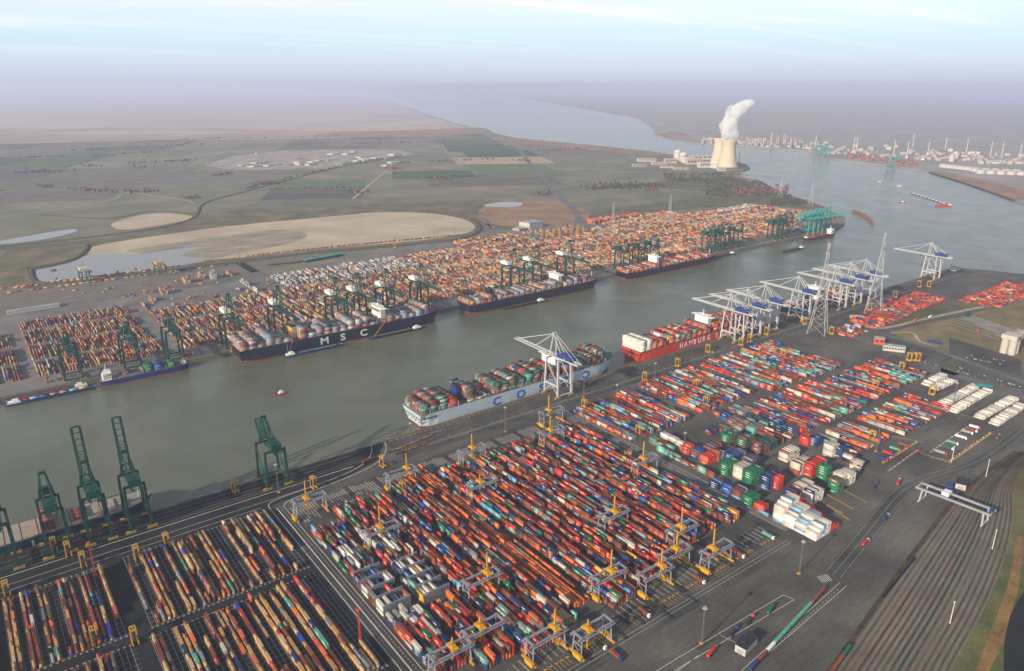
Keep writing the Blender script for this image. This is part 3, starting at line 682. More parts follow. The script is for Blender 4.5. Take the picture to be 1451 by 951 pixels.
for i in range(16):
    for j in range(4):
        top = 9 - max(0, 2-i//2) - max(0, i-10)*0.8 - (3-j)*(1.1 if i < 10 else 1.4)
        stack(622+i*2.62, 330+j*12.5, max(2, int(top)), 6.1, 'y', 'creamblue' if i < 10 else 'redonly', 'stepped stack of white and light blue empties', same=0.3)
# far terminal
def fkeep(x, y):
    if 275 < x < 480 and y > 1570: return random.random() < 0.06
    if 500 < x < 560 and y > 1560: return False
    if 1330 < x < 1560 and y > 1640: return random.random() < 0.12
    if 1560 < x < 1680 and y > 1690: return False
    if 2190 < x and y < 1310: return False
    return True
for (x0, x1) in ((-130,36),(52,238),(268,478),(490,690),(704,900),(914,1110),(1124,1330),(1344,1560),(1574,1790),(1804,2010),(2024,2180),(2194,2420)):
    for j, (y0, y1) in enumerate(((1296,1375),(1388,1470),(1483,1570),(1582,1640),(1650,1705),(1716,1785))):
        if j == 3 and x1 < 60: continue
        if j >= 4 and x0 < 480: continue
        if j == 5 and not (1100 < x0 < 2000): continue
        if x0 > 2150 and j == 0: continue
        pal = 'fargrey' if (480 < x0 < 800 and j >= 3) or (x0 > 2150 and j >= 4) else ('msc' if x0 < 250 else 'far')
        h_ = [1, 8, 10, 4] if x0 < 480 else [1, 4, 10, 8, 3]
        rows_y(x0, x1, y0, y1, 4.2, pal, 'far terminal', h_, fill=0.94 if x0 > 250 else 0.85, runs=0.72, twenty=0.35, keep=fkeep, z0=0.6)
for px, n in (((213,428),3),((230,418),5),((262,402),5),((283,396),6),((300,396),7),((322,392),4)):
    x, y = P(*px)
    for i in range(5):
        for j in range(2): stack(x+i*2.6, y+j*12.8, max(1, n - (random.random()<.4)), 6.1, 'y', 'far' if n != 7 else 'fargrey', 'far terminal', z0=0.6)
# wall of stacks on the horizon side of the far terminal
for i in range(26):
    for j in range(3): stack(1655+i*9.0, 1760+j*13+(i%2)*2, 5 + (i%3 == 0), 6.1, 'y', 'hamburg', 'far terminal', z0=0.6)

# ---------------------------------------------------------------- cranes
M['dkgreen'] = mat('dark_green_paint', lin(14,70,60), 0.5, var=0.2, scale=0.15)
M['teal'] = mat('teal_paint', lin(48,138,134), 0.5, var=0.2, scale=0.15)
M['ltgrey'] = mat('light_grey_paint', lin(176,178,180), 0.5, var=0.14, scale=0.15)
M['greyst'] = mat('galvanised_steel', lin(112,114,116), 0.6, metal=0.2, var=0.2, scale=0.3)
M['rmgrey'] = mat('grey_lilac_paint', lin(140,142,152), 0.5, var=0.14, scale=0.15)
M['cream'] = mat('cream_paint', lin(196,184,166), 0.6, var=0.2, scale=0.2)
M['blue'] = mat('blue_house_paint', lin(40,64,122), 0.5, var=0.15, scale=0.3)
M['cyellow'] = mat('machine_yellow', lin(198,148,44), 0.5, var=0.2, scale=0.4)
M['dyellow'] = mat('dusty_yellow', lin(176,144,62), 0.6, var=0.25, scale=0.4)
M['wht'] = mat('white_paint', lin(226,224,218), 0.5, var=0.12, scale=0.4)
M['dark'] = mat('dark_steel', lin(48,50,52), 0.6, var=0.3, scale=0.5)
M['glass'] = mat('dark_glass', lin(40,52,60), 0.1, var=0.0, spec=0.8)
M['orangep'] = mat('orange_paint', lin(206,86,46), 0.5, var=0.2, scale=0.4)
M['redp'] = mat('red_paint', lin(178,46,38), 0.5, var=0.2, scale=0.4)
M['conc'] = mat('raw_concrete', lin(168,160,146), 0.85, var=0.2, scale=0.06, tex='pos')
def sts(label, cat_group, main, house, bog, W=11.0, G=15.0, hp=15.0, hg=44.0, ha=84.0, out=62.0, back=24.0, ang=0.0, truss=True, leg=2.0, lean=0.0, houseroof=None, stub=1.0):
    """quay crane, rails along x, boom towards +y"""
    t = thing('quay_crane', label, 'crane', group=cat_group)
    gz = hg + 1.2
    for sx_ in (-1, 1):
        for sy_ in (-1, 1):
            MB().beam((sx_*W, sy_*G, 3.6), (sx_*W*0.9, sy_*(G-lean), hg), leg, leg).build('leg', main, t)
            b_ = MB()
            for k in range(4): b_.box(sx_*W-4.5+k*2.4, sx_*W-2.7+k*2.4, sy_*G-0.7, sy_*G+0.7, 0.15, 1.7)
            b_.box(sx_*W-4.8, sx_*W+4.8, sy_*G-1.1, sy_*G+1.1, 1.7, 3.4); b_.build('bogie', bog, t)
        MB().beam((sx_*W*0.97, -G, hp), (sx_*W*0.97, G, hp), 1.7, 2.2).build('portal_beam', main, t)
        MB().beam((sx_*W*0.96, -G, hp+1), (sx_*W*0.92, G-lean, hg-2), 0.9).beam((sx_*W*0.98, -G, 5), (sx_*W*0.97, 0, hp-1), 0.7).beam((sx_*W*0.98, G, 5), (sx_*W*0.97, 0, hp-1), 0.7).build('diagonal_brace', main, t)
    for sy_ in (-1, 1):
        MB().beam((-W, sy_*G, 4.4), (W, sy_*G, 4.4), 1.5, 2.0).build('sill_beam', main, t)
        MB().beam((-W, sy_*(G-lean), hg), (W, sy_*(G-lean), hg), 1.7, 2.4).build('cross_beam', main, t)
    gd = MB()
    for s in (-1, 1): gd.beam((s*3.6, -G-back, gz+1), (s*3.6, G+2, gz+1), 1.2, 2.4)
    for k in range(9): y = -G-back+1+k*(2*G+back+1)/8; gd.beam((-3.6, y, gz+1.8), (3.6, y, gz+1.8), 0.5)
    for s in (-1, 1): gd.beam((s*5.0, -G-back, gz+2.4), (s*5.0, G+2, gz+2.4), 1.2, 0.15)
    gd.build('girder', main, t)
    ca, sa = math.cos(ang), math.sin(ang)
    def bm(x, d, h_): return (x, G+2 + d*ca - h_*sa, gz+1 + d*sa + h_*ca)
    B = MB(); L = out*stub
    for s in (-1, 1):
        B.beam(bm(s*3.4, 0, 0), bm(s*3.1, L, 0), 1.1, 2.0)
        if truss: B.beam(bm(s*4.6, 1, .8), bm(s*4.3, L, .8), 1.1, 0.15)
    n = 9
    for k in range(n+1):
        d = L*k/n; B.beam(bm(-3.4, d, .4), bm(3.4, d, .4), 0.55 if k < n else 1.3)
        if k < n//2+1 and ang > 0.6: B.beam(bm(-3.3, d, .4), bm(3.3, d+L/n, .4), 0.35); B.beam(bm(3.3, d, .4), bm(-3.3, d+L/n, .4), 0.35)
    B.build('boom', main, t)
    ay = G - lean - 3
    A = MB()
    for s in (-1, 1):
        A.beam((s*6.5, G-lean, hg+1), (s*2.2, ay, ha), 1.4); A.beam((s*3.6, -G+2, gz+2), (s*2.2, ay, ha), 0.9)
    A.beam((-4, G-lean-1.2, hg+(ha-hg)*.45), (4, G-lean-1.2, hg+(ha-hg)*.45), 0.7)
    A.box(-3.4, 3.4, ay-2, ay+2, ha-0.8, ha+0.8); A.box(-2.8, 2.8, ay-1.5, ay+1.5, ha+.8, ha+1.9); A.build('mast_frame', main, t)
    for s in (-1, 1):
        S_ = MB()
        for d in ((0.45, 0.93) if stub == 1 else (0.6,)): S_.beam((s*2.2, ay, ha), bm(s*3.2, L*d, 1.0), 0.5)
        S_.build('forestay', main, t)
        MB().beam((s*2.2, ay, ha), (s*3.6, -G-back+2, gz+2), 0.55).build('backstay', main, t)
    hs = MB(); hs.box(-5.6, 5.6, -G-back*0.55, -G+back*0.42, gz+2.6, gz+8.6)
    hb = hs.build('machinery_house', house, t)
    r_ = MB(); r_.box(-5.9, 5.9, -G-back*0.55-.3, -G+back*0.42+.3, gz+8.6, gz+9.2); r_.box(-2, 2, -G-back*.3, -G-back*.1, gz+9.2, gz+10.2); r_.build('roof', houseroof or house, hb)
    ty = G + 12 if ang < 0.3 else -2
    c_ = MB(); c_.box(-3, 3, ty-2.5, ty+2.5, gz-1.4, gz-0.3); c_.box(1.0, 3.6, ty+1.5, ty+4.2, gz-4.6, gz-1.5); c_.build('trolley_cab', M['dark'], t)
    if ang < 0.3:
        s_ = MB(); s_.box(-6, 6, ty-1.2, ty+1.2, hg*.62, hg*.62+.8)
        for x in (-2, 2): s_.beam((x, ty, hg*.62+.8), (x, ty, gz-1.4), 0.15)
        s_.build('spreader', M['cyellow'], t)
    lad = MB()
    for k in range(6):
        z0 = 4+k*(hg-5)/6; z1 = 4+(k+1)*(hg-5)/6; y0 = -G-1.6; lad.beam((W*.95+(1.6 if k % 2 else -.4), y0, z0), (W*.95+(-.4 if k % 2 else 1.6), y0, z1), 0.5, 0.3)
    lad.build('stairs', main, t)
    return t
QN = 762.0; QF = 1257.0; V0 = math.pi/2
lg = 'green cranes standing with raised booms on the near quay'
pr = Proto(sts('dark green quay crane with raised boom beside the blue hull', lg, M['dkgreen'], M['dkgreen'], M['dyellow'], W=10, hp=14, hg=52, ha=78, out=58, ang=R(82), back=16, houseroof=M['dkgreen'], leg=2.2))
pr.put((52.5, QN, 0), 0, 'dark green crane with raised boom over the open pale hatches'); pr.put((89, QN, 0), 0, 'dark green crane with raised boom over the bow of the blue ship')
o = sts('dark green quay crane with folded boom over the stacked brown hold', None, M['dkgreen'], M['dkgreen'], M['dyellow'], W=10, hp=14, hg=50, ha=78, out=58, ang=R(80), back=16, leg=2.2, stub=0.12); o.location = (17, QN, 0)
o = sts('dark green quay crane at the letter on the blue hull', None, M['dkgreen'], M['dkgreen'], M['dyellow'], W=10, hp=14, hg=50, ha=78, out=58, ang=R(80), back=16, leg=2.2, stub=0.12); o.location = (-27, QN, 0)
o = sts('dark green quay crane standing alone near the curved kerb', None, M['dkgreen'], M['dkgreen'], M['dyellow'], W=12, hp=8, hg=46, ha=77, out=40, ang=R(52), back=14, leg=2.4, stub=0.62); o.location = (231, QN, 0)
big = sts('light grey quay crane with blue machinery house over the pale blue ship', None, M['ltgrey'], M['blue'], M['cyellow'], W=13, hp=19, hg=56, ha=91, out=84, back=30, ang=R(1), lean=2, leg=2.3); big.location = (656, QN, 0)
MB().box(-1.6, 1.6, 0, 0.2, 0, 3.2).build('house_emblem', M['wht'], big).location = (-5.9, -20, 60.5)
rg = 'light grey cranes in a row on the near quay'
pr = Proto(sts('light grey quay crane in the row behind the red ship', rg, M['ltgrey'], M['blue'], M['cyellow'], W=12.5, hp=18, hg=53, ha=83, out=76, back=26, ang=R(1), lean=3, leg=2.1))
for x in (1061, 1110, 1161, 1266, 1395, 1453, 1511): pr.put((x, QN, 0), 0)
o = pr.put((1798, QN, 0), 0, 'light grey quay crane standing alone at the river corner'); del o['group']
# far quay: booms out over the ships, white machinery houses
fg = 'green cranes working the dark container ship on the far quay'
pf = Proto(sts('dark green far-quay crane with white machinery house over the M S C hull', fg, M['dkgreen'], M['wht'], M['dyellow'], W=13, hp=15, hg=56, ha=97, out=60, back=26, ang=0.0, leg=3.0))
for x, wh in ((337,'stern of the M S C ship'),(422,'yellow funnel of the M S C ship'),(530,'letter S of the M S C hull'),(574,'letter C of the M S C hull'),(634,'white bridge of the M S C ship'),(710,'foremast of the M S C ship')): pf.put((x, QF, 0.5), math.pi, 'dark green far-quay crane over the ' + wh)
for x, wh in ((939,'after deck'),(1001,'middle'),(1097,'white bridge')): pf.put((x, QF, 0.5), math.pi, 'dark green far-quay crane over the ' + wh + ' of the second dark ship', 'green cranes over the second dark ship')
ps = Proto(sts('shorter dark green crane at the small blue feeder ship', 'shorter green cranes at the feeder ship', M['dkgreen'], M['dkgreen'], M['dyellow'], W=12, hp=13, hg=52, ha=78, out=36, back=14, ang=R(-3), leg=2.6))
for x in (95, 178, 243): ps.put((x, QF, 0.5), math.pi, 'shorter dark green crane beside the moored barge' if x == 95 else 'shorter dark green crane at the small blue feeder ship', 'shorter green cranes at the feeder ship')
pt = Proto(sts('dark green crane with raised boom on the empty far quay', 'green cranes with raised booms on the far quay', M['dkgreen'], M['dkgreen'], M['dyellow'], W=11, hp=14, hg=46, ha=76, out=40, back=20, ang=R(80), leg=2.3, stub=.5))
for x in (1280, 1341, 1384, 1608, 1640, 1667, 1722): pt.put((x, QF, 0.5), math.pi, 'dark green crane behind the third dark ship' if x < 1400 else 'dark green crane with raised boom on the empty far quay', 'green cranes behind the third dark ship' if x < 1400 else 'green cranes with raised booms on the far quay')
for x in (1902, 1930, 1958): pt.put((x, QF, 0.5), math.pi, 'dark green crane behind the red-decked coaster', 'green cranes behind the coaster')
pe = Proto(sts('teal crane with tilted boom at the far quay head', 'teal cranes clustered at the far quay head', M['teal'], M['teal'], M['dyellow'], W=11, hp=14, hg=44, ha=74, out=58, back=22, ang=R(14), leg=2.6))
for x in (2062, 2090, 2116, 2142, 2165): pe.put((x, QF, 0.5), math.pi + R(8))
ptl = 'teal crane on the container quay across the river'
for px in ((1158,221),(1170,223),(1262,238)):
    p = P(*px); pe.put((*p, 0), R(40), ptl, 'teal cranes across the river', 1.1)

# yard gantries with yellow masts
def rmg():
    t = thing('yard_gantry_crane', 'grey gantry crane with yellow mast', 'crane', group='gantry cranes of the block yard')
    S_ = 33.0; hg = 17.5
    for x in (0, S_):
        for y in (-5.2, 5.2): MB().beam((x, y, 1.8), (x+(0.7 if x == 0 else -0.7), y*0.86, hg), .85, 1.0).build('leg', M['rmgrey'], t)
        sb = MB(); sb.box(x-.9, x+.9, -9, 9, 0.7, 1.9)
        for y in (-8, -5.5, 5.5, 8): sb.box(x-.45, x+.45, y-.8, y+.8, 0.15, 0.75)
        sb.build('sill_beam', M['cyellow'], t)
        MB().beam((x, -4.9, hg-6), (x, 4.9, hg-6), 0.6).beam((x, -4.9, 2), (x, 4.9, hg-6), 0.4).build('end_tie', M['rmgrey'], t)
    for y in (-4.5, 4.5):
        MB().box(-2.5, S_+2.5, y-.5, y+.5, hg, hg+1.7).box(-2.5, S_+2.5, y-1.9*(1 if y < 0 else -1)-.5, y-1.9*(1 if y < 0 else -1)+.5, hg+.2, hg+.35).build('girder', M['rmgrey'], t)
    MB().box(-1.1, 0.9, -5.5, 5.5, hg+2.2, hg+2.7).build('end_carriage', M['rmgrey'], t); MB().box(S_-1, S_+1, -5.5, 5.5, hg+2.2, hg+2.7).build('end_carriage', M['rmgrey'], t)
    MB().box(-3.6, -1.0, -8.5, 1.5, 2.6, 5.4).box(-3.4, -1.2, -8, 1, 1.2, 2.6).build('electrical_house', M['cyellow'], t)
    MB().box(S_+1.0, S_+2.6, -2, 4, 2.2, 4.6).build('cable_reel_box', M['cyellow'], t)
    return t
RMGP = Proto(rmg())
TR = []
def trolley(): 
    t = bpy.data.objects.new('trolley', None)
    return t
tm = MB(); tm.box(-2.8, 2.8, -5.2, 5.2, 0, 1.1).box(-1.8, 1.8, -2.6, 2.6, 1.1, 2.6).box(-3.2, 3.2, -.4, .4, 3.4, 4.2).box(2.0, 3.6, -5, -2.6, -2.6, 0)
TROL = tm.build('trolley', M['cyellow']); TROL.parent = RMGP.root
mm = MB(); mm.box(-.5, .5, -.5, .5, -11, 18)
for k in range(14): mm.box(-.66, .66, -.66, .66, -10+k*2, -9.7+k*2)
MAST = mm.build('lifting_mast', M['cyellow']); MAST.parent = RMGP.root
sm = MB(); sm.box(-1.2, 1.2, -6, 6, -12, -11.2).box(-1.3, 1.3, -6.2, -5.6, -12.5, -11.2).box(-1.3, 1.3, 5.6, 6.2, -12.5, -11.2)
SPR = sm.build('spreader', M['cyellow']); SPR.parent = RMGP.root
spots = [(0,673,.38),(1,579,.45),(3,667,.8),(9,692,.35),(8,645,.4),(5,664,.5),(4,592,.42),(9,522,.4),(6,461,.55),(2,457,.75),(1,404,.4),(2,367,.85),(3,350,.3),(4,393,.6),(5,371,.8),(6,380,.6),(7,402,.45),(7,360,.3),(0,398,.6)]
where = ['above the fenced service road','over the grey racks','beside the straddle carrier at the block head','by the pale concrete slots next to the right yard','at the head of the ninth block','over the left middle block','over the long orange row','beside the empties road','over the mid-yard red stacks','over the lower left stacks','over the low red stacks beside the service road','above two parked red and blue containers','over the lorry lanes with white cabs','beside the end of the orange row','beside a yellow machinery box and brown stacks','over the lorry lanes by the light mast','over the dense right stacks','over the last stacks by the lorries','at the lowest block']
for (bi, y, f_), wh in zip(spots, where):
    o = RMGP.put((LEFTS[bi], y, 0), 0, 'grey gantry crane with yellow mast ' + wh)
    dz = random.choice((-9, 0, 0, 3, 4)); hx = 3 + f_*27
    for k in o.children:
        nm = k.name.split('.')[0]
        if nm == 'trolley': k.location = (hx, 0, 19.9)
        if nm == 'lifting_mast': k.location = (hx, 0, 19.9+dz)
        if nm == 'spreader': k.location = (hx, 0, 19.9+dz)

# straddle carriers
def straddle():
    t = thing('straddle_carrier', 'yellow straddle carrier', 'straddle carrier')
    for s in (-1, 1):
        b_ = MB(); b_.box(s*2.1-.5, s*2.1+.5, -4.2, 4.2, 1.1, 2.0); b_.build('side_beam', M['cyellow'], t)
        for y in (-3.5, 3.5): MB().beam((s*2.1, y, 2), (s*2.0, y*.94, 14.0), 0.75).build('leg', M['cyellow'], t)
        w_ = MB()
        for y in (-3.4, -1.2, 1.2, 3.4): w_.cyl((s*2.1-.35, y, .8), (s*2.1+.35, y, .8), .8, n=8)
        w_.build('wheels', M['dark'], t)
        MB().beam((s*2.0, -3.7, 14.1), (s*2.0, 3.7, 14.1), 0.8).build('top_beam', M['cyellow'], t)
    MB().box(-2.4, 2.4, -3.7, -2.6, 14.4, 15.6).box(-2.4, 2.4, 2.4, 3.7, 14.4, 15.2).box(-.4, .4, -2.6, 2.4, 14.4, 14.8).build('engine_deck', M['dyellow'], t)
    MB().box(1.4, 2.9, -5.0, -3.7, 8.0, 10.2).build('cab', M['glass'], t)
    MB().box(-1.2, 1.2, -5.8, 5.8, 6.2, 6.9).build('spreader', M['dark'], t)
    return t
SP = Proto(straddle())
for px, rz, wh in [((78,782),0,'beside the crane legs at the blue ship'),((98,788),0,'parked beside its twin near the crane legs'),((119,803),0,'at the head of the straddle yard'),((11,845),0,'at the edge of the left straddle yard'),((195,793),0,'entering the straddle rows'),((237,775),0,'at the head of the tan rows'),((135,912),0,'inside the left straddle rows'),((192,912),0,'on the dark lane between yards'),
    ((334,698),.2,'alone on the near quay lanes'),((543,662),.2,'on the apron beside parked trailers'),((571,700),0,'under the grey gantry at the block head'),((445,692),0.1,'by the curved kerb')]:
    x, y = P(*px); SP.put((x, y, 0.1), rz, 'yellow straddle carrier ' + wh)
g1 = 'yellow straddle carriers waiting along the right apron'
for px in ((914,540),(960,520),(1003,500),(1050,490),(1062,485),(1086,475),(1140,460),(1178,474)): SP.put((*P(*px), 0.1), 0.1, 'yellow straddle carrier waiting between apron and container rows', g1)
g2 = 'yellow straddle carriers among the right rows'
for px in ((828,580),(905,618),(985,552),(1000,576),(1095,505),(1110,508),(1235,625),(1320,560),(1277,526),(1288,512),(1295,512),(1300,512),(1240,552)): SP.put((*P(*px), 0.1), 0, 'yellow straddle carrier working among the right container rows', g2)
g3 = 'yellow straddle carriers on the river quay'
for px in ((1268,422),(1302,407),(1316,407),(1232,440)): SP.put((*P(*px), 0.1), 0.2, 'yellow straddle carrier on the river end of the quay', g3)
g4 = 'yellow straddle carriers parked on the far terminal'
for k in range(9):
    for j in range(3):
        if random.random() < .8: SP.put((1350+k*24+random.uniform(-3,3), 1660+j*26, 0.6), 0, 'yellow straddle carrier parked in rows on the far terminal', g4)
for px in ((68,542),(182,508),(330,500),(560,352),(380,404)): SP.put((*P(*px), 0.6), 0, 'yellow straddle carrier on the far quay lanes', 'yellow straddle carriers on the far quay')

# light masts
def lmast():
    t = thing('light_mast', 'tall lattice light mast', 'light mast')
    MB().box(-1.4, 1.4, -1.4, 1.4, 0, 1.0).build('base', M['cyellow'], t)
    l_ = MB()
    for a in range(4):
        x, y = ((-1,-1),(1,-1),(1,1),(-1,1))[a]; x2, y2 = ((-1,-1),(1,-1),(1,1),(-1,1))[(a+1) % 4]
        l_.beam((x*.7, y*.7, 1), (x*.3, y*.3, 35), .2)
        for k in range(8):
            q = 1 - k/8*.55; q2 = 1 - (k+1)/8*.55; l_.beam((x*.7*q, y*.7*q, 1+k*4.25), (x2*.7*q2, y2*.7*q2, 1+(k+1)*4.25), .12)
    l_.build('lattice_shaft', M['greyst'], t)
    h_ = MB(); h_.lathe([(1.0,34.8),(1.6,34.9),(1.6,35.3),(1.0,35.3),(1.0,34.8)], 12)
    for k in range(8): a = k*math.pi/4; h_.box(1.6*math.cos(a)-.28, 1.6*math.cos(a)+.28, 1.6*math.sin(a)-.28, 1.6*math.sin(a)+.28, 34.1, 34.8)
    h_.build('lamp_ring', M['ltgrey'], t)
    return t
LP = Proto(lmast())
for px, wh in [((994,912),'on the lorry plaza beside parked trailers'),((1132,813),'at the corner of the empties road'),((716,612),'at the head of the block yard below the pale blue ship'),((827,563),'beside the legs of the solitary grey crane'),((395,698),'at the head of the service road'),((583,636),'beside the apron fence'),((968,650),'among the tall empties'),((1241,640),'at the lorry bays'),((873,578),'in front of the right rows'),((927,545),'behind the red stern'),((1007,528),'beside the red hull'),((1350,575),'beside the white blocks')]:
    LP.put((*P(*px), 0), 0, 'tall lattice light mast ' + wh)
for px in ((30,400),(120,390),(205,415),(300,388),(340,375),(420,372),(470,362),(560,350),(645,340),(700,338),(540,372),(450,380)): LP.put((*P(*px), 0.5), 0, 'lattice light mast on the far terminal', 'light masts of the far terminal')
# red light masts of the left terminal
RP = None
for px, wh in (((135,815),'at the head of the straddle yard'),((316,841),'inside the tan rows'),((57,939),'in the left straddle rows'),((511,914),'at the service road fence')):
    t = copy_tree(LP.root, (*P(*px), 0), 0, 'red lattice light mast ' + wh)
    t.name = 'light_mast'
    for k in t.children:
        k.data = k.data.copy(); k.data.materials[0] = M['orangep']
# reefer racks: grey steel walkways between the white boxes
M['rack'] = mat('rack_steel', lin(132,140,148), 0.6, metal=0.2, var=0.2, scale=0.3)
def rack():
    t = thing('reefer_rack', 'grey steel reefer rack between white containers', 'rack', group='reefer racks in the block yard')
    for z in (2.7, 5.4, 8.1, 10.8): MB().box(0, 26, -.7, .7, z, z+.18).build('platform', M['rack'], t)
    f_ = MB()
    for k in range(10):
        for y in (-.7, .7): f_.box(k*2.88-.12, k*2.88+.12, y-.12, y+.12, 0, 12)
    f_.build('posts', M['rack'], t)
    p_ = MB()
    for z in (.2, 2.95, 5.65, 8.35): 
        for k in range(9): p_.box(k*2.88+.3, k*2.88+2.4, -.74, -.66, z, z+1.9)
    p_.build('socket_panels', M['rack'], t)
    return t
RK = Proto(rack())
for bi in (0, 1):
    for y in RACKS[bi]: RK.put((LEFTS[bi]+3, y, .1), 0)
# yard trailers parked on the apron and at the block ends
def trailer(m_):
    t = thing('yard_trailer', 'low yard trailer', 'trailer', group='trailers')
    f_ = MB().box(-6.4, 6.4, -.3, .3, 1.0, 1.35)
    for x_ in (-6, -2, 2, 6): f_.box(x_-.15, x_+.15, -1.2, 1.2, 1.05, 1.4)
    f_.build('frame', m_, t)
    for x_ in (-5, -3.8):
        for s in (-1, 1): MB().cyl((x_, s*1.15, .5), (x_, s*.8, .5), .5, n=8).build('wheel', M['dark'], t)
    MB().box(4, 4.3, -.9, .9, 0, 1.0).build('landing_leg', M['dark'], t)
    return t
TY, TD = Proto(trailer(M['cyellow'])), Proto(trailer(M['dark']))
for k in range(10):
    for px0, px1 in (((556,640),(612,617)), ((566,643),(602,630))):
        t_ = k/9; (TY if k % 3 else TD).put((*P(px0[0]+(px1[0]-px0[0])*t_, px0[1]+(px1[1]-px0[1])*t_), .1), .05, f"{'yellow' if k % 3 else 'dark'} trailer parked in rows on the apron below the pale blue stern", f"{'yellow' if k % 3 else 'dark'} trailers on the apron")
for px in ((835,598),(850,603),(862,608),(880,600),(840,610),(870,617)): TY.put((*P(*px), .1), V0, 'yellow trailer lying beside the right straddle rows', 'yellow trailers beside the right rows')
for px in ((830,930),(880,900),(905,880),(935,858),(965,835),(1000,812),(1030,800),(1060,775),(945,872),(980,850)): TD.put((*P(*px), .1), V0, 'dark empty trailer in the lorry lanes of the block yard', 'dark trailers in the lorry lanes')

# ---------------------------------------------------------------- ships
def hull_mesh(L, B, D, wl_cut=2.2, bow=0.16, stern=0.10, flare=0.82):
    """lofted hull, bow at +x, deck at z=D, waterline z=0; slot 0 topsides, slot 1 boot top"""
    m_ = MB(); n = 28; rows = []
    for i in range(n+1):
        t = i/n; x = L*t
        if t > 1-bow:
            k = (t-(1-bow))/bow; bd = B*math.sqrt(max(0, 1-k**2.4)); bw = B*max(0.0, 1-(k*1.12)**1.6) if k*1.12 < 1 else 0.0
        elif t < stern:
            k = 1-t/stern; bd = B*(1-.06*k*k); bw = B*(1-.42*k*k)
        else: bd = bw = B
        sheer = 1.0 + (0.16*((t-(1-bow))/bow)**2 if t > 1-bow else 0)
        zs = (-3.0, wl_cut, D*0.45, D*sheer)
        row = []
        rake = (L*0.028 if t > .98 else 0)
        for z in zs:
            q = max(0, min(1, z/D)); hb = bw + (bd-bw)*q**flare if z > 0 else bw*.98
            xx = x - (1-q)*rake*1.0 + ((1-q)*L*0.012 if i == 0 else 0)
            row.append((xx, hb, z))
        rows.append(row)
    for s in (-1, 1):
        for a, c in zip(rows, rows[1:]):
            for j in range(3):
                m_.slot(1 if j == 0 else 0)
                q = [(a[j][0], s*a[j][1], a[j][2]), (c[j][0], s*c[j][1], c[j][2]), (c[j+1][0], s*c[j+1][1], c[j+1][2]), (a[j+1][0], s*a[j+1][1], a[j+1][2])]
                m_.quad(*(q if s < 0 else q[::-1]))
    r = rows[0]
    for j in range(3):
        m_.slot(1 if j == 0 else 0)
        m_.quad((r[j][0], r[j][1], r[j][2]), (r[j][0], -r[j][1], r[j][2]), (r[j+1][0], -r[j+1][1], r[j+1][2]), (r[j+1][0], r[j+1][1], r[j+1][2]))
    dk = MB()
    for a, c in zip(rows, rows[1:]):
        za, zc = a[3][2]-1.0, c[3][2]-1.0; ya, yc = max(a[3][1]-.3, 0.01), max(c[3][1]-.3, .01)
        dk.quad((a[3][0]+.2, -ya, za), (c[3][0]-.2 if c is rows[-1] else c[3][0], -yc, zc), (c[3][0]-.2 if c is rows[-1] else c[3][0], yc, zc), (a[3][0]+.2, ya, za))
    return m_, dk
def text_mesh(s, size, bold=0.03):
    cu = bpy.data.curves.new('letter', 'FONT'); cu.body = s; cu.size = size; cu.offset = bold*size*.35; cu.extrude = 0.12; cu.resolution_u = 3
    ob = bpy.data.objects.new('tmp', cu); COL.objects.link(ob); bpy.context.view_layer.update()
    me = bpy.data.meshes.new_from_object(ob.evaluated_get(bpy.context.evaluated_depsgraph_get()))
    bpy.data.objects.remove(ob); bpy.data.curves.remove(cu); me.name = 'letter'; return me
def letters(t, s, x, step, y, z, size, m, bold=0.03, sx_=1.0):
    for k, ch in enumerate(s):
        if ch == ' ': continue
        me = text_mesh(ch, size, bold); me.materials.append(m)
        o = bpy.data.objects.new('letter', me); COL.objects.link(o); o.parent = t; o.location = (x+k*step, y, z); o.rotation_euler = (math.pi/2, 0, 0); o.scale = (sx_, 1, 1)
def bridge_block(t, x, B, z, lv, m, wings=True, depth=9):
    b_ = MB(); b_.box(x, x+depth, -B*.62, B*.62, z, z+lv*2.9)
    for k in range(lv): b_.box(x-.25, x+depth+.25, -B*.62-.25, B*.62+.25, z+k*2.9+2.65, z+k*2.9+2.85)
    o = b_.build('superstructure', m, t)
    zt = z+lv*2.9
    w_ = MB(); w_.box(x-.5, x+depth+.5, -B*(.98 if wings else .6), B*(.98 if wings else .6), zt, zt+.5); w_.box(x, x+depth, -B*.5, B*.5, zt+.5, zt+3.2); w_.box(x+depth*.3, x+depth*.6, -2, 2, zt+3.2, zt+5); w_.build('wheelhouse', m, o)
    for s in (-1, 1):
        for k in range(1, lv):
            g_ = MB(); g_.box(x+.8, x+depth-.8, s*(B*.62+.02)-.05, s*(B*.62+.02)+.05, z+k*2.9+1.1, z+k*2.9+1.9); g_.build('window', M['glass'], o)
    g_ = MB(); g_.box(x-.06, x-.01, -B*.48, B*.48, zt+1.3, zt+2.6).box(x+depth+.01, x+depth+.06, -B*.48, B*.48, zt+1.3, zt+2.6); g_.build('window', M['glass'], o)
    ms = MB(); ms.beam((x+depth/2, 0, zt+3), (x+depth/2, 0, zt+13), .9, w2=.4).beam((x+depth/2, -3, zt+9), (x+depth/2, 3, zt+9), .4); ms.build('radar_mast', m, o)
    return zt
def lash(t, x, B, z, h_, m):
    b_ = MB()
    for y in np.linspace(-B+.6, B-.6, 9): b_.beam((x, y, z), (x, y, z+h_), .35)
    b_.beam((x, -B+.4, z+h_), (x, B-.4, z+h_), .5); b_.beam((x, -B+.4, z+h_*.55), (x, B-.4, z+h_*.55), .5); b_.build('lashing_bridge', m, t)
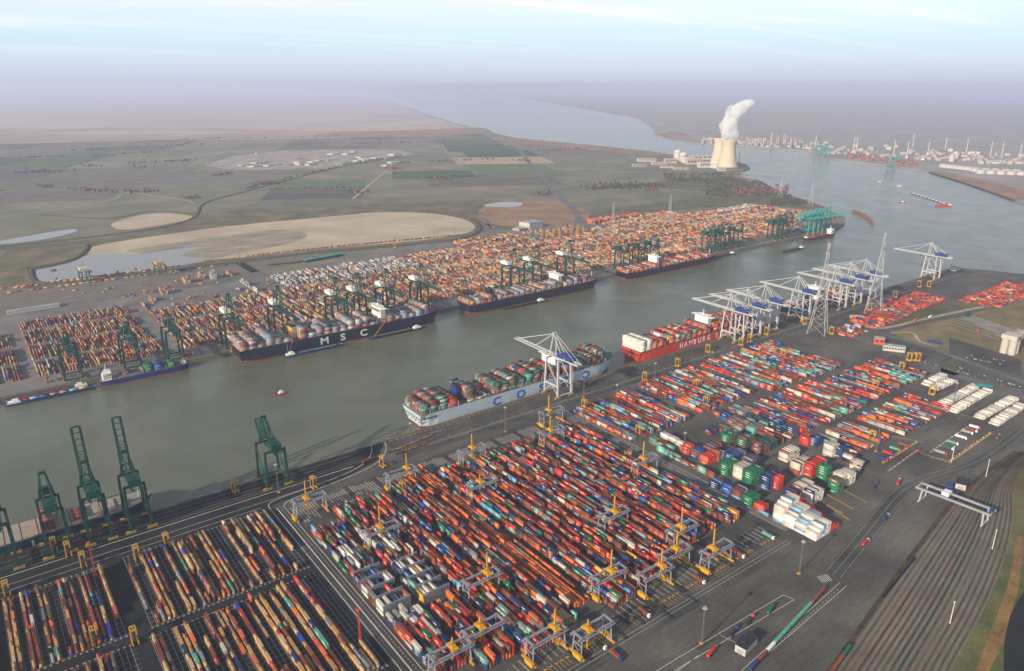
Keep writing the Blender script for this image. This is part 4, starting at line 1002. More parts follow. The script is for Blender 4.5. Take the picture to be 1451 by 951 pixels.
def boxship(name, label, x, yc, L, B, D, hullm, deckm, boot, bays, pal, bridge, funnel, fcol, supm, tiers, rowfn=None, flip=False, wlz=WZ, lb_h=7.0, skip=(), boats=True):
    """container ship; x = stern, bow towards +x"""
    t = thing(name, label, 'ship', (x, yc, wlz))
    h_, d_ = hull_mesh(L, B, D)
    hu = h_.build('hull', [hullm, boot], t); d_.build('deck', deckm, t)
    z = D-1.0
    hc = MB(); 
    pos = []
    s0 = 2.5; x_ = s0; k = 0
    occupied = [(bridge, bridge+10.5), (funnel, funnel+9)]
    while x_ + 12.6 < L*0.93:
        if any(x_ < b1 and x_+12.6 > a1 for a1, b1 in occupied): x_ += 1.0; continue
        pos.append(x_); x_ += 14.6
    for k, px_ in enumerate(pos):
        bb = B
        if px_+12 > L*.84:
            q = (px_+12-L*.84)/(L*.16); bb = B*math.sqrt(max(.05, 1-q**2.4))
        if px_ < L*.1: bb = B*.95
        c_ = MB(); c_.box(px_+.2, px_+12.4, -bb+1.6, bb-1.6, z+.02, z+1.5); c_.build('hatch_cover', deckm, t)
        lash(t, px_+13.4, bb-.6, z, lb_h, supm if supm is not M['cream'] else deckm)
        nr = int((2*bb-1.2)/2.55)
        if nr < 2: continue
        bt = tiers(k, len(pos))
        for r in range(nr):
            yy = -nr*2.55/2 + 2.55*(r+.5)
            n_ = bt(r, nr) if callable(bt) else bt
            p_ = rowfn(k, r, nr) if rowfn else pal
            if n_ <= 0: continue
            stack(x+px_+6.3, yc+yy, n_, 6.1, 'x', p_, 'on ship', z0=wlz+z+1.55, same=.3)
    zt = bridge_block(t, bridge+.5, B, z, 9, supm)
    if funnel != bridge:
        fz = z+lb_h
        f_ = MB(); f_.box(funnel+.5, funnel+8, -B*.3, B*.3, z, z+19); fb = f_.build('funnel', fcol, t)
        MB().box(funnel+1.2, funnel+7.2, -B*.22, B*.22, z+19, z+22.5).build('funnel_top', M['dark'], fb)
    fm_ = MB(); fm_.beam((L*.955, 0, D), (L*.955, 0, D+15), .9, w2=.5).beam((L*.955, -2, D+11), (L*.955, 2, D+11), .35); fm_.build('foremast', M['wht'], t)
    rl_ = MB()
    for s in (-1, 1):
        for k in range(int(L*.8/9)): xx = 6+k*9; rl_.box(xx, xx+.5, s*(B-.55)-.2, s*(B-.55)+.2, z, z+3.0)
        rl_.box(6, L*.82, s*(B-.55)-.15, s*(B-.55)+.15, z+2.8, z+3.2)
    rl_.build('side_walkway', deckm, t)
    if boats:
        for s in (-1, 1):
            b2 = MB(); b2.cyl((bridge+2, s*(B*.8), z+9), (bridge+9, s*(B*.8), z+9), 1.5, 1.2, 8); b2.build('lifeboat', M['orangep'], t)
    return t
M['navyhull'] = mat('navy_hull_paint', lin(26,36,52), 0.45, var=0.2, scale=0.05)
M['reddeck'] = mat('red_oxide_deck', lin(142,66,48), 0.75, var=0.25, scale=0.12)
M['boot'] = mat('boot_top_red', lin(126,48,42), 0.6, var=0.25, scale=0.1)
M['palehull'] = mat('pale_blue_hull_paint', lin(176,190,200), 0.45, var=0.1, scale=0.05)
M['redhull'] = mat('red_hull_paint', lin(196,66,48), 0.5, var=0.14, scale=0.05)
M['bluehull'] = mat('blue_hull_paint', lin(22,58,92), 0.45, var=0.2, scale=0.05)
M['greydeck'] = mat('grey_deck', lin(130,126,118), 0.8, var=0.2, scale=0.15)
M['greendeck'] = mat('green_grey_deck', lin(104,118,108), 0.8, var=0.2, scale=0.15)
M['cobalt'] = mat('cobalt_hull_paint', lin(34,50,112), 0.45, var=0.2, scale=0.05)
M['funnely'] = mat('yellow_funnel', lin(208,164,96), 0.5, var=0.1, scale=0.2)
def tier_rand(lo, hi, empties=0.2):
    def f_(k, n):
        base = 0 if random.random() < empties else random.randint(lo, hi)
        return lambda r, nr, b_=base: 0 if b_ == 0 else max(1, b_ - (random.random() < .25) - (1 if (r in (0, nr-1) and random.random() < .3) else 0))
    return f_
def half_empty(lo, hi):
    def f_(k, n):
        base = random.randint(lo, hi); cut = random.random()
        return lambda r, nr, b_=base: (0 if (r/nr > .35+.6*cut and k % 3 != 0) else max(1, b_-(random.random() < .25)))
    return f_
s1 = boxship('container_ship', 'long dark navy container ship with M S C in white on its side', 326, 1205.5, 397, 29, 21, M['navyhull'], M['reddeck'], M['boot'], 20, 'mscship', 262, 96, M['funnely'], M['wht'], half_empty(3, 7))
letters(s1, 'MSC', 138, 38, -29.2, 5.5, 17, M['wht'], 0.06, 1.25)
s2 = boxship('container_ship', 'second dark navy container ship with red deck and bunker barge alongside', 782, 1206, 366, 26, 19, M['navyhull'], M['reddeck'], M['boot'], 18, 'mscship', 236, 60, M['navyhull'], M['wht'], half_empty(2, 6), rowfn=lambda k, r, n: 'mscship' if k % 3 else 'far')
s3 = boxship('container_ship', 'dark container ship with white bridge and brown boxes past the second ship', 1232, 1210, 336, 22, 16, M['navyhull'], M['reddeck'], M['boot'], 14, 'far', 104, 116, M['dark'], M['wht'], tier_rand(2, 4, .1), rowfn=lambda k, r, n: 'hamburg')
s4 = boxship('container_ship', 'pale blue container ship lettered C O S C O beside the grey crane', 438, 809.5, 372, 25.6, 21, M['palehull'], M['greendeck'], M['boot'], 18, 'cosco', 238, 66, M['blue'], M['wht'], lambda k, n: (lambda r, nr, b_=random.randint(5, 8): max(1, b_-(random.random() < .3)) if k not in (5, 6) else (3 if r > nr*.5 else 1)), boats=False)
M['azure'] = mat('azure_lettering', lin(30,104,180), .5, var=.1)
letters(s4, 'COSCO', 116, 42, -25.8, 5.0, 17, M['azure'], 0.08, 1.2)
for zz, n in ((13.5, 7), (9.5, 5)):
    for k in range(n): MB().box(-.15, .1, -20+k*40/(n-1)-1.2, -20+k*40/(n-1)+1.2, zz, zz+1.8).build('stern_opening', M['dark'], s4)
for k in range(4): MB().box(4+k*5.5, 8+k*5.5, -25.75, -25.5, 14.5, 16.8).build('mooring_opening', M['dark'], s4)
s5 = boxship('container_ship', 'red container ship lettered HAMBURG SÜD with white boxes at the stern', 852, 808, 333, 24, 19, M['redhull'], M['reddeck'], M['boot'], 16, 'hamburg', 178, 62, M['wht'], M['wht'], lambda k, n: (lambda r, nr, b_=random.randint(4, 6): 7 if k < 2 else max(1, b_-(random.random() < .35))), rowfn=lambda k, r, n: 'white' if k < 2 else 'hamburg')
letters(s5, 'HAMBURG SÜD', 96, 12, -24.2, 6.5, 14, M['wht'], 0.04, .85)
MB().box(61.8+.5, 61.8+9, -7.6, 7.6, 35.8, 38.6).build('funnel_band', M['redp'], s5)
for k in range(8): MB().box(-.15, .1, -19+k*5.4, -15.6+k*5.4, 12.5, 15.5).build('stern_opening', M['dark'], s5)
s6 = boxship('container_ship', 'dark blue container ship behind the row of light grey cranes', 1290, 806, 260, 20, 16, M['bluehull'], M['greydeck'], M['boot'], 12, 'right', 92, 60, M['bluehull'], M['wht'], tier_rand(1, 4, .25))
# blue ship under the raised cranes: mostly open pale hatches
s7 = thing('container_ship', 'blue container ship with a white L on its side below the raised cranes', 'ship', (-240, 802, WZ))
h_, d_ = hull_mesh(352, 19.5, 14, bow=.13); h_.build('hull', [M['bluehull'], M['boot']], s7); d_.build('deck', M['greydeck'], s7)
M['hatch'] = mat('pale_hatch_steel', lin(150,140,126), 0.8, var=0.2, scale=0.15)
for k in range(20):
    x_ = 60+k*14.2
    if x_ > 310: break
    bb = 17.6 if x_ < 300 else 13
    MB().box(x_, x_+13.2, -bb, bb, 13, 14.6).build('hatch_cover', M['hatch'], s7)
letters(s7, 'L', 236, 10, -19.8, 4.0, 11, M['wht'], .05, 1.2)
for k in range(12):
    for t_ in range(4): put(-240+252.5, 802-15.4+k*2.56, WZ+14.7+t_*2.62, 6.1, 'x', 'green' if (k == 1 and t_ == 3) else random.choice(('rust brown','coral','dark brown')), 'on ship'); C[-1][7] = t_ == 3
for k in range(9): put(-240+281, 802-10+k*2.56, WZ+14.7, 6.1, 'x', random.choice(('rust brown','red','dark brown')), 'on ship')
for x_ in (262, 298): MB().beam((x_, -16, 13), (x_, -16, 17), .6).beam((x_, 16, 13), (x_, 16, 17), .6).beam((x_, -16, 17), (x_, 16, 17), .5).build('lashing_bridge', M['greydeck'], s7)
wn = MB()
for y in (-5, -1.5, 1.5, 5): wn.cyl((322, y-1, 15), (322, y+1, 15), 1.2, n=8)
wn.box(326, 328, -4, 4, 13.2, 14.6); wn.build('mooring_winch', M['greydeck'], s7)
MB().beam((338, 0, 14), (338, 0, 26), .8, w2=.4).build('foremast', M['wht'], s7)
# small feeder and coasters
def coaster(label, x, y, L, B, D, hullm, deckm, rz=0, aft=True, holds=(('rust',),), cols=()):
    t = thing('coaster', label, 'ship', (x, y, WZ), rz)
    h_, d_ = hull_mesh(L, B, D, 1.6); h_.build('hull', [hullm, M['boot']], t); d_.build('deck', deckm, t)
    MB().box(L*.2, L*.82, -B*.8, B*.8, D-.98, D+.8).build('hatch_coaming', deckm, t)
    bridge_block(t, L*.04, B*.95, D-1, 4, M['wht'], True, L*.09)
    MB().box(L*.03, L*.03+2.6, -2, 2, D+10, D+17).build('funnel', M['dark'], t)
    f_ = MB(); f_.box(L*.90, L*.955, -B*.42, B*.42, D+.3, D+3.2).beam((L*.93, 0, D+3), (L*.93, 0, D+11), .6, w2=.3); f_.build('forecastle', M['wht'], t)
    return t
o = coaster('small cobalt blue feeder ship with white bridge and green boxes', P(143,546)[0], 1216, 132, 10.5, 8.5, M['cobalt'], M['greydeck'])
for a, n, c in ((38,3,'rust brown'),(70,4,'green'),(84,4,'blue'),(104,3,'green')):
    for r in range(7):
        for k in range(n): put(P(143,546)[0]+a, 1216-7.8+r*2.56, WZ+9.4+k*2.62, 6.1, 'x', c if random.random() < .8 else 'navy blue', 'on ship'); C[-1][7] = k == n-1
MB().box(28, 56, -9.6, -9.2, 7.6, 12).box(28, 56, 9.2, 9.6, 7.6, 12).box(60, 62, -9.4, 9.4, 7.6, 15).box(94, 96, -9.4, 9.4, 7.6, 14).build('cell_guide', M['greydeck'], o)
o = coaster('red-decked coaster with white bridge near the far quay head', 2128, 1205, 150, 12, 9, M['navyhull'], M['reddeck'], math.pi)
MB().beam((60, 0, 9), (60, 0, 24), 1.2).beam((60, 0, 22), (84, 0, 18), .8).beam((105, 0, 9), (105, 0, 24), 1.2).beam((105, 0, 22), (84, 0, 17), .8).build('deck_crane', M['cyellow'], o)
def barge(label, x0, y, L, B, hullm, holdm, rz=0, house=True, grp=None, D=3.4):
    t = thing('barge', label, 'barge', (x0, y, WZ), rz, grp)
    h_, d_ = hull_mesh(L, B, D, .8, bow=.10); h_.build('hull', [hullm, hullm], t); d_.build('deck', M['greydeck'], t)
    MB().box(L*.2, L*.9, -B*.82, -B*.7, D-.98, D+1).box(L*.2, L*.9, B*.7, B*.82, D-.98, D+1).box(L*.2, L*.205, -B*.7, B*.7, D-.98, D+1).box(L*.895, L*.9, -B*.7, B*.7, D-.98, D+1).build('coaming', hullm, t)
    MB().box(L*.21, L*.89, -B*.69, B*.69, D-.9, D-.2).build('hold_floor', holdm, t)
    if house:
        hb = MB(); hb.box(L*.03, L*.16, -B*.7, B*.7, D-.9, D+2.2).box(L*.08, L*.14, -B*.45, B*.45, D+2.2, D+4.6); hb.build('deckhouse', M['wht'], t)
        MB().box(L*.141, L*.142, -B*.4, B*.4, D+3.2, D+4.3).build('window', M['glass'], t)
    MB().beam((L*.95, 0, D), (L*.95, 0, D+3), .3).box(L*.93, L*.96, -1.2, 1.2, D-.9, D).build('bow_winch', M['dark'], t)
    return t
xb = P(8,578)[0]
barge('blue inland barge loaded with a few boxes at the far quay', xb, 1210, 118, 5.8, M['bluehull'], M['reddeck'])
barge('second blue inland barge moored inside the loaded one', P(130,549)[0], 1224, 118, 5.8, M['bluehull'], M['reddeck'], math.pi)
for k, c in enumerate(('coral','light blue','blue','tan','tan','light blue','pale tan')): put(xb+24+k*12.6, 1210, WZ+3.4, 6.1, 'x', c, 'on ship')
a = P(408,510,WZ)
o = barge('grey bunker barge with raised hoses under the M S C letters', a[0], 1166, 105, 5.5, M['bluehull'], M['greydeck'])
MB().beam((8, 2, 3), (6, 2, 24), .4).beam((8, 2, 3), (18, 4, 26), .4).build('hose_boom', M['ltgrey'], o)
o = barge('grey bunker barge with yellow boom at the navy hull', P(604,468,WZ)[0], 1166, 112, 5.5, M['navyhull'], M['greydeck'], math.pi)
MB().beam((100, 0, 3), (72, -6, 26), .7).build('loading_boom', M['cyellow'], o)
barge('white bunker barge beside the second dark ship', P(776,428,WZ)[0], 1171, 110, 5.5, M['navyhull'], M['reddeck'], math.pi)
barge('dark barge lying off the red-decked coaster', P(1140,352,WZ)[0], 1150, 100, 6, M['navyhull'], M['reddeck'], math.pi)
for px in ((1035,372),(1062,364)): barge('low rust barge along the empty far quay', P(*px, WZ)[0], 1222, 95, 5.5, M['dark'], M['reddeck'], math.pi, grp='low barges along the far quay')
# small craft
def launch(label, px, hullm, rz, L=16, grp=None):
    x, y = P(*px, WZ); t = thing('launch', label, 'boat', (x, y, WZ), rz, grp)
    h_, d_ = hull_mesh(L, L*.17, 1.8, .5, bow=.3); h_.build('hull', [hullm, M['dark']], t); d_.build('deck', M['reddeck'], t)
    MB().box(L*.25, L*.6, -L*.11, L*.11, .85, 3.2).box(L*.3, L*.5, -L*.09, L*.09, 3.2, 5).build('cabin', M['wht'], t)
    MB().beam((L*.4, 0, 5), (L*.4, 0, 8.5), .25).build('mast', M['dark'], t)
    return t
launch('small red and white launch alone in the dock', (406,556), M['orangep'], math.pi*1.02, 20)
launch('red tug on the open river with a wake', (1283,287), M['redp'], math.pi*.75, 26)
launch('white boat crossing the upper river', (1249,258), M['wht'], math.pi*.9, 24)
launch('white survey boat near the far river bend', (1278,264), M['wht'], math.pi*.8, 30)
launch('red coaster far out on the estuary', (781,190), M['redp'], 0, 60)
launch('white boat under the opposite container quay', (1058,208), M['wht'], 0, 40)
# line of pontoons with spuds
pg = 'dredging pontoons in a line on the river'
def pontoon():
    t = thing('pontoon', 'dark dredging pontoon with upright spuds in a line on the river', 'pontoon', group=pg)
    MB().box(-11, 11, -4, 4, -.5, 1.4).build('float', M['dark'], t)
    for x in (-7, 7): MB().beam((x, 0, 1), (x, 0, 12), .8).build('spud', M['ltgrey'], t)
    MB().box(-3, 3, -2, 2, 1.4, 4).build('winch_house', M['wht'], t)
    return t
pp = Proto(pontoon())
for k in range(9):
    t_ = k/8; pp.put((*P(1295+42*t_, 275+14*t_, WZ), WZ), R(-50))
barge('red-hulled dredger at the end of the pontoon line', *P(1348,292,WZ), 60, 7, M['redp'], M['reddeck'], math.pi*.78)
# wakes: slightly ruffled, foamy water
fo = bpy.data.materials.new('wake_foam'); fo.use_nodes = True
nt = fo.node_tree; b = nt.nodes['Principled BSDF']; b.inputs['Base Color'].default_value = (.55,.58,.58,1); b.inputs['Roughness'].default_value = .5
tn = nt.nodes.new('ShaderNodeBsdfTransparent'); mx = nt.nodes.new('ShaderNodeMixShader'); g = nt.nodes.new('ShaderNodeNewGeometry'); nn = nt.nodes.new('ShaderNodeTexNoise'); nn.inputs['Scale'].default_value = .03; nn.inputs['Detail'].default_value = 6; nt.links.new(g.outputs['Position'], nn.inputs['Vector'])
mr = nt.nodes.new('ShaderNodeMapRange'); mr.inputs[1].default_value = .42; mr.inputs[2].default_value = .75; mr.inputs[4].default_value = .45; nt.links.new(nn.outputs['Fac'], mr.inputs[0]); nt.links.new(mr.outputs[0], mx.inputs[0]); nt.links.new(tn.outputs[0], mx.inputs[1]); nt.links.new(b.outputs[0], mx.inputs[2]); nt.links.new(mx.outputs[0], nt.nodes['Material Output'].inputs['Surface'])
for pts, w0, w1 in (([(1284,287),(1310,295),(1360,305),(1447,320)], 6, 34), ([(1250,259),(1270,272),(1300,286)], 5, 22), ([(1195,341),(1230,339),(1300,345),(1380,356)], 8, 20), ([(1062,356),(1085,352)], 5, 8)):
    struct(MB().strip(interp(smooth_line([P(u, v, WZ) for u, v in pts]), 30), w0, WZ+.15, w1).build('wake', fo))
# curved training wall with piles and the jetty by the power station
tw = thing('breakwater', 'curved brown pile wall standing in the river mouth', 'breakwater')
tp = interp(smooth_line([P(u, v, WZ) for u, v in ((1208,300),(1222,305),(1233,312),(1237,319))]), 26)
M['timber'] = mat('weathered_timber', lin(124,84,62), 0.9, var=0.3, scale=0.1, tex='pos')
for k, p in enumerate(tp): MB().cyl((*p, -9), (*p, 3.5), 2.2, n=7).build('pile', M['timber'], tw)
w_ = MB()
for a, c in zip(tp, tp[1:]): w_.beam((*a, 0.5), (*c, 0.5), 2.4, 4)
w_.build('waling', M['timber'], tw)
for pts, lb_ in (([(1048,245),(1080,247),(1095,249),(1112,249)], 'long timber jetty below the cooling towers'), ([(1118,279),(1150,283)], 'short grey jetty at the village dike')):
    jt = thing('jetty', lb_, 'jetty'); q = interp(PX(*pts), 14)
    d_ = MB()
    for a, c in zip(q, q[1:]): d_.beam((*a, 2), (*c, 2), 7, 1)
    d_.build('deck', M['conc'], jt)
    for p in q: MB().cyl((*p, -8), (*p, 1.5), .9, n=6).build('pile', M['timber'], jt)

# ---------------------------------------------------------------- power station and plume
M['towerc'] = mat('cooling_tower_concrete', lin(196,182,160), 0.9, var=0.10, scale=0.03)
M['domec'] = mat('dome_concrete', lin(196,190,180), 0.8, var=0.1, scale=0.05)
M['brickw'] = mat('warm_cladding', lin(176,160,140), 0.8, var=0.15, scale=0.05)
M['greyclad'] = mat('grey_cladding', lin(150,152,154), 0.6, var=0.12, scale=0.1)
M['whclad'] = mat('white_cladding', lin(182,178,170), 0.6, var=0.1, scale=0.1)
M['rooft'] = mat('red_roof_tile', lin(114,76,64), 0.85, var=0.25, scale=0.2)
M['brick'] = mat('red_brick', lin(140,84,66), 0.9, var=0.2, scale=0.2)
HT = 150.0
def tower(px, label, sc=1.0):
    t = thing('cooling_tower', label, 'cooling tower', (*P(*px), 0), scale=sc)
    prof = []
    for k in range(25):
        z = 9 + (HT-9)*k/24; q = (z-112)/112; prof.append((35.5*math.sqrt(1+(q*1.30)**2) if z < 112 else 35.5*math.sqrt(1+(q*1.9)**2), z))
    inner = [(r-1.2, z) for r, z in prof[::-1]]
    MB().lathe(prof + inner + prof[:1], 48).build('shell', M['towerc'], t, smooth=True)
    MB().lathe([(36.6,HT-1.5),(37.4,HT-1.5),(37.4,HT+.5),(35.2,HT+.5)], 48).build('rim_ring', M['conc'], t)
    for k in range(24):
        a = 2*math.pi*k/24; r = prof[0][0]
        MB().beam((r*1.05*math.cos(a), r*1.05*math.sin(a), 0), (r*math.cos(a+.08), r*math.sin(a+.08), 9.5), 1.6).build('strut', M['conc'], t)
    MB().lathe([(62,0),(62,2.5),(60.5,2.5)], 40).build('basin', M['conc'], t)
    return t
tower((1030.5,238.5), 'cream concrete cooling tower with a steam plume above it')
tower((1019,235.5), 'shaded cooling tower standing partly behind the steaming one', 1.02)
# steam: one closed lumpy body with a noisy volume
px_, py_ = P(1030.5,238.5)
right = Vector((math.sin(AZ), -math.cos(AZ)))
path = [(0,0,HT-4,31),(-4,2,HT+18,46),(-6,2,HT+40,54),(-16,0,HT+66,48),(-12,0,HT+94,46),(2,0,HT+120,42),(28,0,HT+146,44),(62,0,HT+170,38),(90,0,HT+184,26)]
bm_ = bmesh.new()
for k in range(34):
    t_ = k/33*(len(path)-1); j = min(int(t_), len(path)-2); u_ = t_-j
    a_ = [path[j][q]+(path[j+1][q]-path[j][q])*u_ for q in range(4)]
    for r_ in range(1 if k < 2 else 3):
        off = a_[3]*.45 if k >= 2 else 0; rad = a_[3]*(random.uniform(.55,.8) if k >= 2 else .9)
        c_ = Vector((px_+right.x*a_[0]+random.uniform(-off,off), py_+right.y*a_[0]+random.uniform(-off,off), a_[2]+random.uniform(-off,off)*.5 + (6 if k >= 2 else 0)))
        bmesh.ops.create_icosphere(bm_, subdivisions=2, radius=rad, matrix=Matrix.Translation(c_))
me = bpy.data.meshes.new('steam_plume'); bm_.to_mesh(me); bm_.free()
so_ = bpy.data.objects.new('steam_plume', me); COL.objects.link(so_); struct(so_, 'stuff'); so_['label'] = 'white steam plume rising from the cooling tower'
rm = so_.modifiers.new('remesh', 'REMESH'); rm.mode = 'VOXEL'; rm.voxel_size = 5.0
vm_ = bpy.data.materials.new('steam'); vm_.use_nodes = True; nt = vm_.node_tree; nt.nodes.clear()
ho = nt.nodes.new('ShaderNodeOutputMaterial'); pv = nt.nodes.new('ShaderNodeVolumePrincipled'); pv.inputs['Color'].default_value = (1,1,1,1); pv.inputs['Anisotropy'].default_value = 0.0
g = nt.nodes.new('ShaderNodeNewGeometry'); nn = nt.nodes.new('ShaderNodeTexNoise'); nn.inputs['Scale'].default_value = 0.028; nn.inputs['Detail'].default_value = 6; nn.inputs['Roughness'].default_value = .65; nt.links.new(g.outputs['Position'], nn.inputs['Vector'])
mr = nt.nodes.new('ShaderNodeMapRange'); mr.inputs[1].default_value = .42; mr.inputs[2].default_value = .66; mr.inputs[3].default_value = 0.0; mr.inputs[4].default_value = .10; nt.links.new(nn.outputs['Fac'], mr.inputs[0]); nt.links.new(mr.outputs[0], pv.inputs['Density']); nt.links.new(pv.outputs[0], ho.inputs['Volume']); me.materials.append(vm_)
# reactor buildings
def dome(px, r, h_, label):
    t = thing('reactor_dome', label, 'reactor', (*P(*px), 0)); prof = [(r,0),(r,h_)] + [(r*math.cos(a), h_+r*.7*math.sin(a)) for a in np.linspace(.1, 1.55, 8)]
    MB().lathe(prof, 28).build('containment', M['domec'], t, smooth=False)
    MB().lathe([(r+.8,h_-2),(r+.8,h_),(r,h_)], 28).build('ring_beam', M['conc'], t)
    for k in range(6): a = k*math.pi/3; MB().box(r*math.cos(a)-1, r*math.cos(a)+1, r*math.sin(a)-1, r*math.sin(a)+1, 0, h_-2).build('buttress', M['conc'], t)
dome((960,226), 24, 44, 'tall pale reactor dome beside the turbine hall'); dome((968,228.5), 23, 38, 'second pale reactor dome with flat collar'); dome((1013.5,238), 27, 26, 'squat reactor dome in front of the cooling tower')
def shed(name, label, cat, x, y, rz, L, W_, h_, wallm, roofm, grp=None, gable=0.0, windows=0, doors=0):
    t = thing(name, label, cat, (x, y, 0), rz, grp)
    wb = MB().box(-L/2, L/2, -W_/2, W_/2, 0, h_)
    wb.build('walls', wallm, t)
    r_ = MB()
    if gable > 0:
        for s in (-1, 1): r_.hexa([(-L/2-.5, s*(W_/2+.5), h_-.05), (L/2+.5, s*(W_/2+.5), h_-.05), (L/2+.5, 0, h_+gable), (-L/2-.5, 0, h_+gable), (-L/2-.5, s*(W_/2+.5), h_+.4), (L/2+.5, s*(W_/2+.5), h_+.4), (L/2+.5, 0, h_+gable+.5), (-L/2-.5, 0, h_+gable+.5)])
        r_.f.append((len(r_.v), len(r_.v)+1, len(r_.v)+2)); r_.m.append(0); r_.c.append(None); r_.v += [(-L/2, -W_/2, h_), (-L/2, W_/2, h_), (-L/2, 0, h_+gable)]
        r_.f.append((len(r_.v), len(r_.v)+1, len(r_.v)+2)); r_.m.append(0); r_.c.append(None); r_.v += [(L/2, -W_/2, h_), (L/2, W_/2, h_), (L/2, 0, h_+gable)]
    else: r_.box(-L/2-.4, L/2+.4, -W_/2-.4, W_/2+.4, h_, h_+.8).box(-L*.3, -L*.1, -W_*.2, W_*.2, h_+.8, h_+2.2)
    r_.build('roof', roofm, t)
    for k in range(windows):
        for s in (-1, 1):
            xx = -L/2 + L*(k+.5)/windows
            MB().box(xx-L/windows*.32, xx+L/windows*.32, s*W_/2-.08, s*W_/2+.08, h_*.45, h_*.75).build('window', M['glass'], t)
    for k in range(doors):
        yy = -W_/2 + W_*(k+.5)/doors; MB().box(-L/2-.1, -L/2+.1, yy-W_/doors*.3, yy+W_/doors*.3, 0, h_*.6).build('door', M['greyclad'], t)
    return t
NPB = [((990,226),150,55,26,'whclad','long pale turbine hall behind the reactors'),((983,233),90,40,30,'brickw','tan service block left of the squat dome'),((998,237.5),70,46,30,'whclad','white block between dome and field'),((975,231),60,60,34,'domec','square concrete block beside the second dome'),((950,231),70,40,24,'brickw','low tan annex before the tall dome'),((916,229),110,34,18,'whclad','low white office row left of the domes'),((934,233),90,30,14,'brickw','tan workshop row left of the domes'),((1022,242),40,24,16,'whclad','small white pump house at the tower foot'),((906,236),80,30,12,'greyclad','grey store shed at the station edge'),((945,238),70,26,10,'whclad','white gatehouse row at the station edge'),((965,240),80,40,9,'conc','low concrete basin block before the station')]
for px, L, W_, h_, m_, lb_ in NPB: shed('station_building', lb_, 'building', *P(*px), AZ-math.pi/2+R(8), L, W_, h_, M[m_], M['conc'], windows=5)
ch = thing('chimney', 'thin dark vent stack beside the cooling towers', 'chimney', (*P(1046,240), 0)); MB().cyl((0,0,0),(0,0,95),2.6,1.6,10).build('shaft', M['dark'], ch); MB().lathe([(3.2,60),(3.2,61),(2.4,61)],10).build('platform', M['dark'], ch)

# ---------------------------------------------------------------- opposite bank: refinery, tanks, turbines
rg_ = 'slim columns of the refinery across the river'
def column(px, r, h_, m_, label, grp):
    t = thing('process_column', label, 'tower', (*P(*px), 0), group=grp)
    MB().cyl((0,0,0),(0,0,h_*.8),r,r*.9,10).build('shell', m_, t); MB().cyl((0,0,h_*.8),(0,0,h_),r*.5,r*.35,8).build('head', m_, t)
    p_ = MB()
    for k in (.35,.55,.75): p_.lathe([(r*.9,h_*k),(r*1.6,h_*k),(r*1.6,h_*k+1),(r*.9,h_*k+1)],10)
    p_.build('platforms', M['greyclad'], t)
for k in range(26):
    u_ = 1050+k*3.1+random.uniform(-1,1); column((u_, 206+random.uniform(-2.5,1.5)+max(0,(u_-1090)*.03)), random.uniform(2,4), random.uniform(30,85), M['whclad'] if k % 3 else M['conc'], 'slim pale process column in the refinery across the river', rg_)
for px, h_ in (((1092,208),105),((1155,211),95),((1148,213),60)): column(px, 8, h_, M['brickw'], 'stout banded process tower above the refinery shed roofs', 'stout refinery towers')
sg_ = 'low works sheds across the river'
for k in range(190):
    u_ = random.uniform(975,1447); base = 203+max(0,(u_-1050))*.062
    v_ = base + random.uniform(-8, 8 if u_ > 1170 else 3)
    p = P(u_, v_)
    if not inside(*p, east): continue
    shed('works_shed', 'low pale works shed on the industrial bank across the river', 'shed', *p, random.uniform(-.3,.3)+.5, random.uniform(16,80), random.uniform(12,40), random.uniform(5,18), M[random.choice(('whclad','greyclad','brickw','conc','conc'))], M[random.choice(('greyclad','conc','brickw'))], sg_)
def tank(px, r, h_, grp, label):
    t = thing('storage_tank', label, 'tank', (*P(*px), 0), group=grp)
    MB().lathe([(r,0),(r,h_),(r*.97,h_+.6),(r*.5,h_+2),(0.01,h_+2.6)],20).build('shell', M['whclad'], t); MB().lathe([(r+.4,h_*.93),(r+.9,h_*.93),(r+.9,h_*.97),(r+.4,h_*.97)],20).build('rim_walk', M['greyclad'], t)
for k in range(11): tank((1336+k*5.0, 237+k*.55), 19, 17, 'row of white tanks across the river', 'white round tank in the long row across the river')
for k in range(10): tank((1382+k*7.2, 243+(k%2)*2.4+k*.3), 22, 18, 'cluster of big white tanks across the river', 'big white round tank in the nearer cluster across the river')
for px in ((1354,224),(1348,229)): tank(px, 16, 40, 'tall silos by the opposite canal', 'tall pale silo beside the canal across the river')
for k in range(180):
    u_ = random.uniform(1195,1300); v_ = 218+(u_-1195)*.13+random.uniform(-2.5,6)
    p = P(u_, v_)
    if inside(*p, east): stack(*p, random.randint(2,5), 6.1, 'x', 'hamburg', 'east bank')
def turbine():
    t = thing('wind_turbine', 'white wind turbine on the opposite bank', 'wind turbine', group='wind turbines across the river')
    MB().cyl((0,0,0),(0,0,92),2.2,1.2,10).build('tower', M['wht'], t)
    n_ = MB().box(-2,2,-3,7,91,95); n_.build('nacelle', M['wht'], t)
    for k in range(3):
        a = R(90+120*k+14); MB().beam((0,-3.6,93),(40*math.cos(a),-3.6,93+40*math.sin(a)),2.2,.8,w2=.5).build('blade', M['wht'], t)
    return t
tp_ = Proto(turbine())
for px in ((1209,213),(1213,213.5),(1266,219),(1285,220),(1314,221),(1339,213),(1369,216),(1403,221),(1419,222),(1444,225),(1293,208)): tp_.put((*P(*px), 0), AZ-math.pi/2+random.uniform(-.3,.3), scale=.85)
patch('canal', [(1380,228),(1405,226),(1447,228),(1480,230),(1480,234),(1447,233),(1405,231.5)], M['pond'], 0.4, 1)

